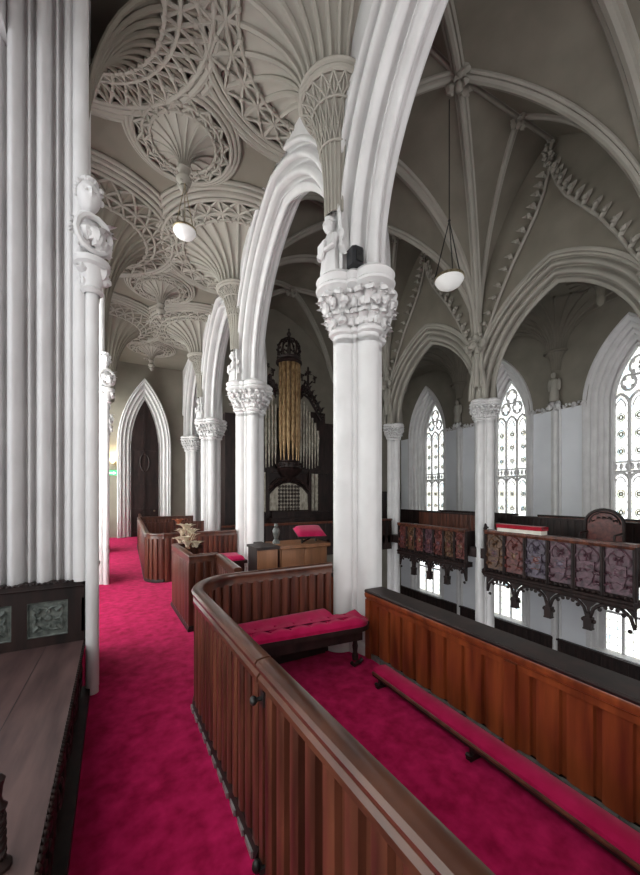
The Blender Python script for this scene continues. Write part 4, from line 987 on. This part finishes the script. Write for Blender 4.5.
k = MB(); pts = [(-0.88, 1.05), (0.88, 1.05), (0.88, 1.75), (0.6, 2.05), (0.3, 2.2), (0, 2.25), (-0.3, 2.2), (-0.6, 2.05), (-0.88, 1.75)]
k.plate(pts, lambda t, w, z: (TX+t, OY+0.14+w, z), 0, 0.05); gp = k.build('grille_panel', 'tin', Og, smooth=0)
k = MB()
for i in range(7):
    for j in range(7):
        z = 1.15+j*0.15; x = -0.42+i*0.14
        if z < 2.1: k.tube([(TX+x+0.05*math.cos(2*PI*q/8), OY+0.13, z+0.06*math.sin(2*PI*q/8)) for q in range(8)], 0.015, 5, closed=True); k.ball((TX+x, OY+0.135, z), (0.03, 0.012, 0.035), 6, 5)
k.build('grille_tracery', 'wood_dark', gp)
k = MB(); k.tube([(TX+t, OY+0.12, z) for t, z in pts], 0.05, 6, closed=True); k.tube([(TX-0.9, OY+0.1, 1.95), (TX-0.5, OY+0.08, 2.3), (TX, OY+0.06, 2.42), (TX+0.5, OY+0.08, 2.3), (TX+0.9, OY+0.1, 1.95)], 0.08, 6); k.build('grille_frame', 'wood_dark', Og)
k = MB(); k.box(OX-1.0, OY-0.25, 0, OX+0.8, OY+0.25, 0.8); k.box(OX-0.9, OY-0.05, 0.8, OX+0.7, OY+0.2, 1.05); k.build('console', 'wood_dark', Og, smooth=0)
op = thing('organ_gallery_front', (6.3, 11.75, 0), 'dark carved front of the organ gallery between the far columns', 'parapet')
k = MB(); boards(k, [(2.7, 11.75), (9.9, 11.75)], -0.6, 0.62, 0.03, 0.02, 0.3); k.build('panelling', 'wood_dark', op)
k = MB(); sweep_plan(k, [(2.7, 11.75), (9.9, 11.75)], [(-0.06, 0.62), (0.06, 0.62), (0.08, 0.66), (0.06, 0.70), (-0.06, 0.70), (-0.08, 0.66)]); k.build('rail', 'wood', op)
# ================================================================ FAR GALLERY
def gallery_front(loc_y0, loc_y1, Xf, z0, z1, label, mats, npan):
    root = thing('carved_gallery_front', (Xf, (loc_y0+loc_y1)/2, z0), label, 'gallery front', 'carved gallery fronts across the nave')
    k = MB(); k.box(Xf, loc_y0, z0, Xf+0.08, loc_y1, z1); k.box(Xf, loc_y0, -0.32, XR+0.1, loc_y0+0.06, z1-0.02); k.box(Xf, loc_y1-0.06, -0.32, XR+0.1, loc_y1, z1-0.02); k.build('backing', 'wood_dark', root, smooth=0)
    k = MB(); k.box(Xf-0.10, loc_y0-0.03, z1-0.02, Xf+0.16, loc_y1+0.03, z1+0.05); k.tube([(Xf-0.09, loc_y0, z1-0.04), (Xf-0.09, loc_y1, z1-0.04)], 0.035, 6); k.build('top_rail', 'brass' if npan < 0 else 'wood', root)
    k = MB()
    k.box(Xf-0.10, loc_y0, z0-0.16, Xf+0.3, loc_y1, z0); k.tube([(Xf-0.10, loc_y0, z0-0.04), (Xf-0.10, loc_y1, z0-0.04)], 0.05, 6); k.tube([(Xf-0.09, loc_y0, z0-0.14), (Xf-0.09, loc_y1, z0-0.14)], 0.04, 6)
    n2 = int((loc_y1-loc_y0)/0.12)
    for i in range(n2): k.ball((Xf-0.05, loc_y0+0.06+i*0.12, z0+0.05), (0.04, 0.045, 0.04), 6, 5, 0.4, i)
    k.build('lower_cornice', 'wood_dark', root)
    n = abs(npan); wv = (loc_y1-loc_y0)/n
    for i in range(n+1):
        y = loc_y0+i*wv; k = MB(); k.box(Xf-0.06, y-0.045, z0, Xf+0.01, y+0.045, z1-0.02); k.tube([(Xf-0.07, y, z0), (Xf-0.07, y, z1-0.03)], 0.022, 6); k.build('stile', 'wood_dark', root, smooth=0)
    for i in range(n):
        yc = loc_y0+(i+0.5)*wv; h = z1-z0; zc = (z0+z1)/2; mat = mats[i % len(mats)]; k = MB()
        k.box(Xf-0.012, yc-wv/2+0.045, z0+0.1, Xf+0.01, yc+wv/2-0.045, z1-0.02)
        for s in (-1, 1):                              # cusped tracery head
            k.tube([(Xf-0.03, yc+s*t*wv*0.45, z1-0.1-(t**2)*h*0.25) for t in (0, 0.3, 0.6, 0.8, 1)], 0.022, 5)
            k.tube([(Xf-0.03, yc+s*wv*(0.2+0.16*math.cos(a)), z1-0.30*h+0.13*h*math.sin(a)) for a in [2*PI*q/10 for q in range(10)]], 0.018, 5, closed=True)
            for zz in (0.22, 0.42): foliage(k, (Xf-0.03, yc+s*wv*0.31, z0+h*zz), 0.09, 5, i*3+s)
        k.plate([(-0.19*wv/0.8, 0.2*h), (-0.19*wv/0.8, -0.02), (-0.12*wv/0.8, -0.2*h), (0, -0.29*h), (0.12*wv/0.8, -0.2*h), (0.19*wv/0.8, -0.02), (0.19*wv/0.8, 0.2*h)], lambda t, w, z: (Xf-0.05+w, yc+t, zc-0.08*h+z), 0, 0.045)
        foliage(k, (Xf-0.04, yc, zc+0.22*h), 0.09, 5, i); pn = k.build('carved_panel', mat, root)
        k = MB()
        for q in range(3): k.tube([(Xf-0.058, yc+(-0.15+0.3*j/5)*wv/0.8, zc-0.08*h+(0.12-0.13*q)*h+0.02*math.sin(j*2+q)) for j in range(6)], 0.014, 5)
        k.ball((Xf-0.055, yc, zc-0.02*h), (0.02, 0.08, 0.06), 8, 6, 0.5, i); k.build('shield_charge', mats[(i+1) % len(mats)], pn)
    # dark gothic brackets and pendants under the front
    na = max(4, int((loc_y1-loc_y0)/0.85)); wa = (loc_y1-loc_y0)/na
    for i in range(na):
        yc = loc_y0+(i+0.5)*wa; k = MB()
        pts = [(t*wa*0.47, z0-0.62+0.42*math.sqrt(max(0, 1-abs(t)**2.2))) for t in [-1+2*q/12 for q in range(13)]]
        k.tube([(Xf+0.02, yc+t, z) for t, z in pts], 0.04, 6)
        for t, z in pts[::2]: k.ball((Xf+0.02, yc+t*0.8, z-0.06), (0.03, 0.05, 0.05), 6, 5)
        for s in (-1, 1): k.plate([(s*wa*0.5, z0-0.14), (s*wa*0.5, z0-0.57), (s*wa*0.46, z0-0.36), (s*wa*0.3, z0-0.2), (s*wa*0.1, z0-0.14)], lambda t, w, z: (Xf+w, yc+t, z), 0, 0.05)
        k.build('cusped_bracket', 'wood_dark', root)
        if i: 
            k = MB(); y = loc_y0+i*wa; k.box(Xf-0.05, y-0.05, z0-0.60, Xf+0.08, y+0.05, z0-0.5); k.box(Xf-0.07, y-0.09, z0-0.66, Xf+0.10, y+0.09, z0-0.60); k.box(Xf-0.06, y-0.08, z0-0.86, Xf+0.09, y+0.08, z0-0.66); k.box(Xf-0.07, y-0.09, z0-0.89, Xf+0.10, y+0.09, z0-0.86); k.build('pendant', 'wood_dark', root, smooth=0)
    return root
G1 = gallery_front(3.4, 7.05, 9.72, -0.62, 0.60, 'near carved gallery front with plum and brown shield panels, below the red book', ['panel_plum', 'panel_plum', 'panel_plum', 'panel_blue', 'panel_red', 'panel_brown'], 6)
G2 = gallery_front(7.9, 11.2, 9.88, -0.55, 0.52, 'further carved gallery front with small reddish panels between the far columns', ['panel_red', 'panel_brown', 'panel_red', 'panel_plum'], 7)
G3 = gallery_front(-1.1, 2.6, 9.88, -0.58, 0.56, 'carved gallery front in the nearest bay, beyond the right edge of the picture', ['panel_plum', 'panel_brown', 'panel_red'], 6)
k = MB(); k.ball((9.72, 7.08, 0.72), (0.05, 0.05, 0.12), 8, 6); foliage(k, (9.72, 7.08, 0.68), 0.08, 6, 4); foliage(k, (9.70, 7.07, -0.66), 0.12, 8, 8); k.build('end_finial', 'wood_dark', G1)
# gallery pews, book and chair behind the front
def far_pew(y0, y1, x, label, mat, h=0.95):
    r = thing('gallery_pew', (x, (y0+y1)/2, 0), label, 'pew', 'pews in the far gallery')
    k = MB(); boards(k, [(x, y0), (x, y1)], 0, h, 0.025, 0.015, 0.2); k.build('back', mat, r)
    k = MB(); k.box(x-0.05, y0, h, x+0.06, y1, h+0.05); k.build('rail', 'wood_dark', r, smooth=0)
    k = MB(); k.box(x+0.03, y0, 0.38, x+0.5, y1, 0.43); k.build('seat', 'wood_dark', r, smooth=0)
    for y in (y0, y1): k = MB(); k.box(x, y-0.03, 0, x+0.5, y+0.03, 0.7); k.build('end_panel', mat, r, smooth=0)
far_pew(8.1, 11.6, 11.4, 'dark pew row behind the further carved gallery front, nearer the nave', 'wood')
far_pew(8.1, 11.9, 13.0, 'dark pew row behind the further gallery front, nearer the windows', 'wood_dark')
far_pew(3.9, 7.4, 11.6, 'dark pew row behind the near carved front, nearer the nave', 'wood_dark')
far_pew(3.9, 7.4, 13.1, 'dark pew row behind the near carved front, nearer the windows', 'wood')
bk = thing('altar_book', (9.80, 5.9, 0.65), 'wide red cushion laid over an ivory cloth on the near carved front', 'cushion')
k = MB(); k.box(9.62, 5.35, 0.650, 9.90, 6.62, 0.76); k.build('ivory_cloth', 'whitecloth', bk, smooth=0)
k = MB(); k.grid([[(9.60+0.32*u, 5.33+1.31*j/8, 0.76+(0.11 if 0 < u < 1 else 0.0)*(1-0.2*abs(u-0.5)) ) for u in (0, 0.02, 0.3, 0.6, 0.98, 1)] for j in range(9)]); k.box(9.605, 5.335, 0.755, 9.915, 6.635, 0.80); k.build('red_cover', 'redcloth', bk)
ch = thing('arched_chair', (10.9, 4.45, 0), 'carved chair with an arched red-brown back behind the near gallery front', 'chair')
fr2 = lambda t, w, z: (10.85+w, 4.45+t, z)
k = MB(); arc = [(0.42*math.cos(PI*i/14), 0.98+0.36*math.sin(PI*i/14)) for i in range(15)]
k.plate([(0.42, 0.45)]+arc+[(-0.42, 0.45)], fr2, 0, 0.05); bk_ = k.build('backrest', 'panel_red', ch, smooth=0)
k = MB(); k.tube([fr2(t, -0.01, z) for t, z in [(0.42, 0.45)]+arc+[(-0.42, 0.45)]], 0.04, 6); k.tube([fr2(t*0.8, -0.01, 0.98+(z-0.98)*0.8) for t, z in arc], 0.018, 5)
for q in range(5): foliage(k, fr2(-0.24+0.12*q, -0.01, 1.0+0.14*math.cos((q-2)*0.6)), 0.05, 4, q)
k.build('back_frame', 'wood_dark', ch)
k = MB(); k.box(10.35, 4.05, 0.42, 10.86, 4.85, 0.48); k.build('seat', 'velvet', ch, smooth=0)
for x in (10.39, 10.83):
    for y in (4.08, 4.82): k = MB(); k.lathe([(0.03, 0), (0.022, 0.1), (0.035, 0.25), (0.03, 0.42)], (x, y, 0), 10); k.build('leg', 'wood_dark', ch)
for y in (4.07, 4.83): k = MB(); k.tube([(10.85, y, 0.75), (10.45, y, 0.72), (10.39, y, 0.48)], 0.028, 8); k.build('armrest', 'wood_dark', ch)

# ================================================================ LAMPS, SIGN
def hanging_lamp(x, y, zb, ztop, R, label, cm='iron', cr=0.012):
    r = thing('hanging_lamp', (x, y, zb), label, 'lamp')
    k = MB(); k.lathe([(0, 0), (R*0.45, R*0.10), (R*0.8, R*0.32), (R, R*0.62), (R*0.98, R*0.72)], (x, y, zb), 28); k.build('bowl', 'bowl', r)
    k = MB(); k.lathe([(R*0.98, R*0.70), (R*1.04, R*0.74), (R*1.04, R*0.86), (R*0.96, R*0.88), (0.0, R*1.02)], (x, y, zb), 28); k.build('rim', 'brass', r)
    for i in range(3):
        a = 2*PI*i/3+0.4; k = MB(); k.tube([(x+R*math.cos(a), y+R*math.sin(a), zb+R*0.85), (x, y, zb+R*5.0)], cr, 5); k.build('chain', cm, r)
    k = MB(); k.tube([(x, y, zb+R*5.0), (x, y, ztop)], cr, 6); k.ball((x, y, zb+R*5.0), cr*2.5, 8, 6); k.build('rod', cm, r)
    return r
hanging_lamp(XC, 5.52, 6.35, 10.62, 0.31, 'white glass bowl lamp hanging on a long rod over the nave')
hanging_lamp(0.72, 5.47, 5.50, 6.26, 0.16, 'small white glass bowl lamp hanging under the aisle vault', 'brass', 0.006)
sg = thing('exit_sign', (-0.57, WEST-0.06, 2.55), 'small green exit sign left of the arched door', 'sign')
k = MB(); k.box(-0.68, WEST-0.08, 2.50, -0.36, WEST-0.02, 2.70); k.build('panel', 'exitgreen', sg, smooth=0)
k = MB(); k.plate([(-0.12, -0.03), (0.02, -0.03), (0.02, -0.06), (0.12, 0.0), (0.02, 0.06), (0.02, 0.03), (-0.12, 0.03)], lambda t, w, z: (-0.57+t, WEST-0.081-w, 2.59+z), 0, 0.004); k.build('arrow', 'signwhite', sg, smooth=0)
wl2 = thing('wall_lamp', (-0.57, WEST-0.02, 2.95), 'small lit wall lamp above the exit sign', 'lamp')
k = MB(); k.box(-0.56, WEST-0.08, 2.9, -0.48, WEST-0.0, 3.05); k.tube([(-0.57, WEST-0.06, 2.98), (-0.57, WEST-0.16, 3.0)], 0.015, 6); k.build('bracket', 'brass', wl2, smooth=0)
k = MB(); k.lathe([(0.03, 0), (0.10, 0.10), (0.11, 0.16)], (-0.57, WEST-0.2, 2.98), 14); k.ball((-0.57, WEST-0.2, 3.08), 0.06, 10, 8); k.build('shade', 'lamp', wl2)
_l = bpy.data.lights.new('wall_lamp_glow', 'POINT'); _l.energy = 14; _l.color = (1, 0.78, 0.45); _l.shadow_soft_size = 0.06
_o = bpy.data.objects.new('wall_lamp_glow', _l); COL.objects.link(_o); _o.location = (-0.57, WEST-0.22, 3.3)
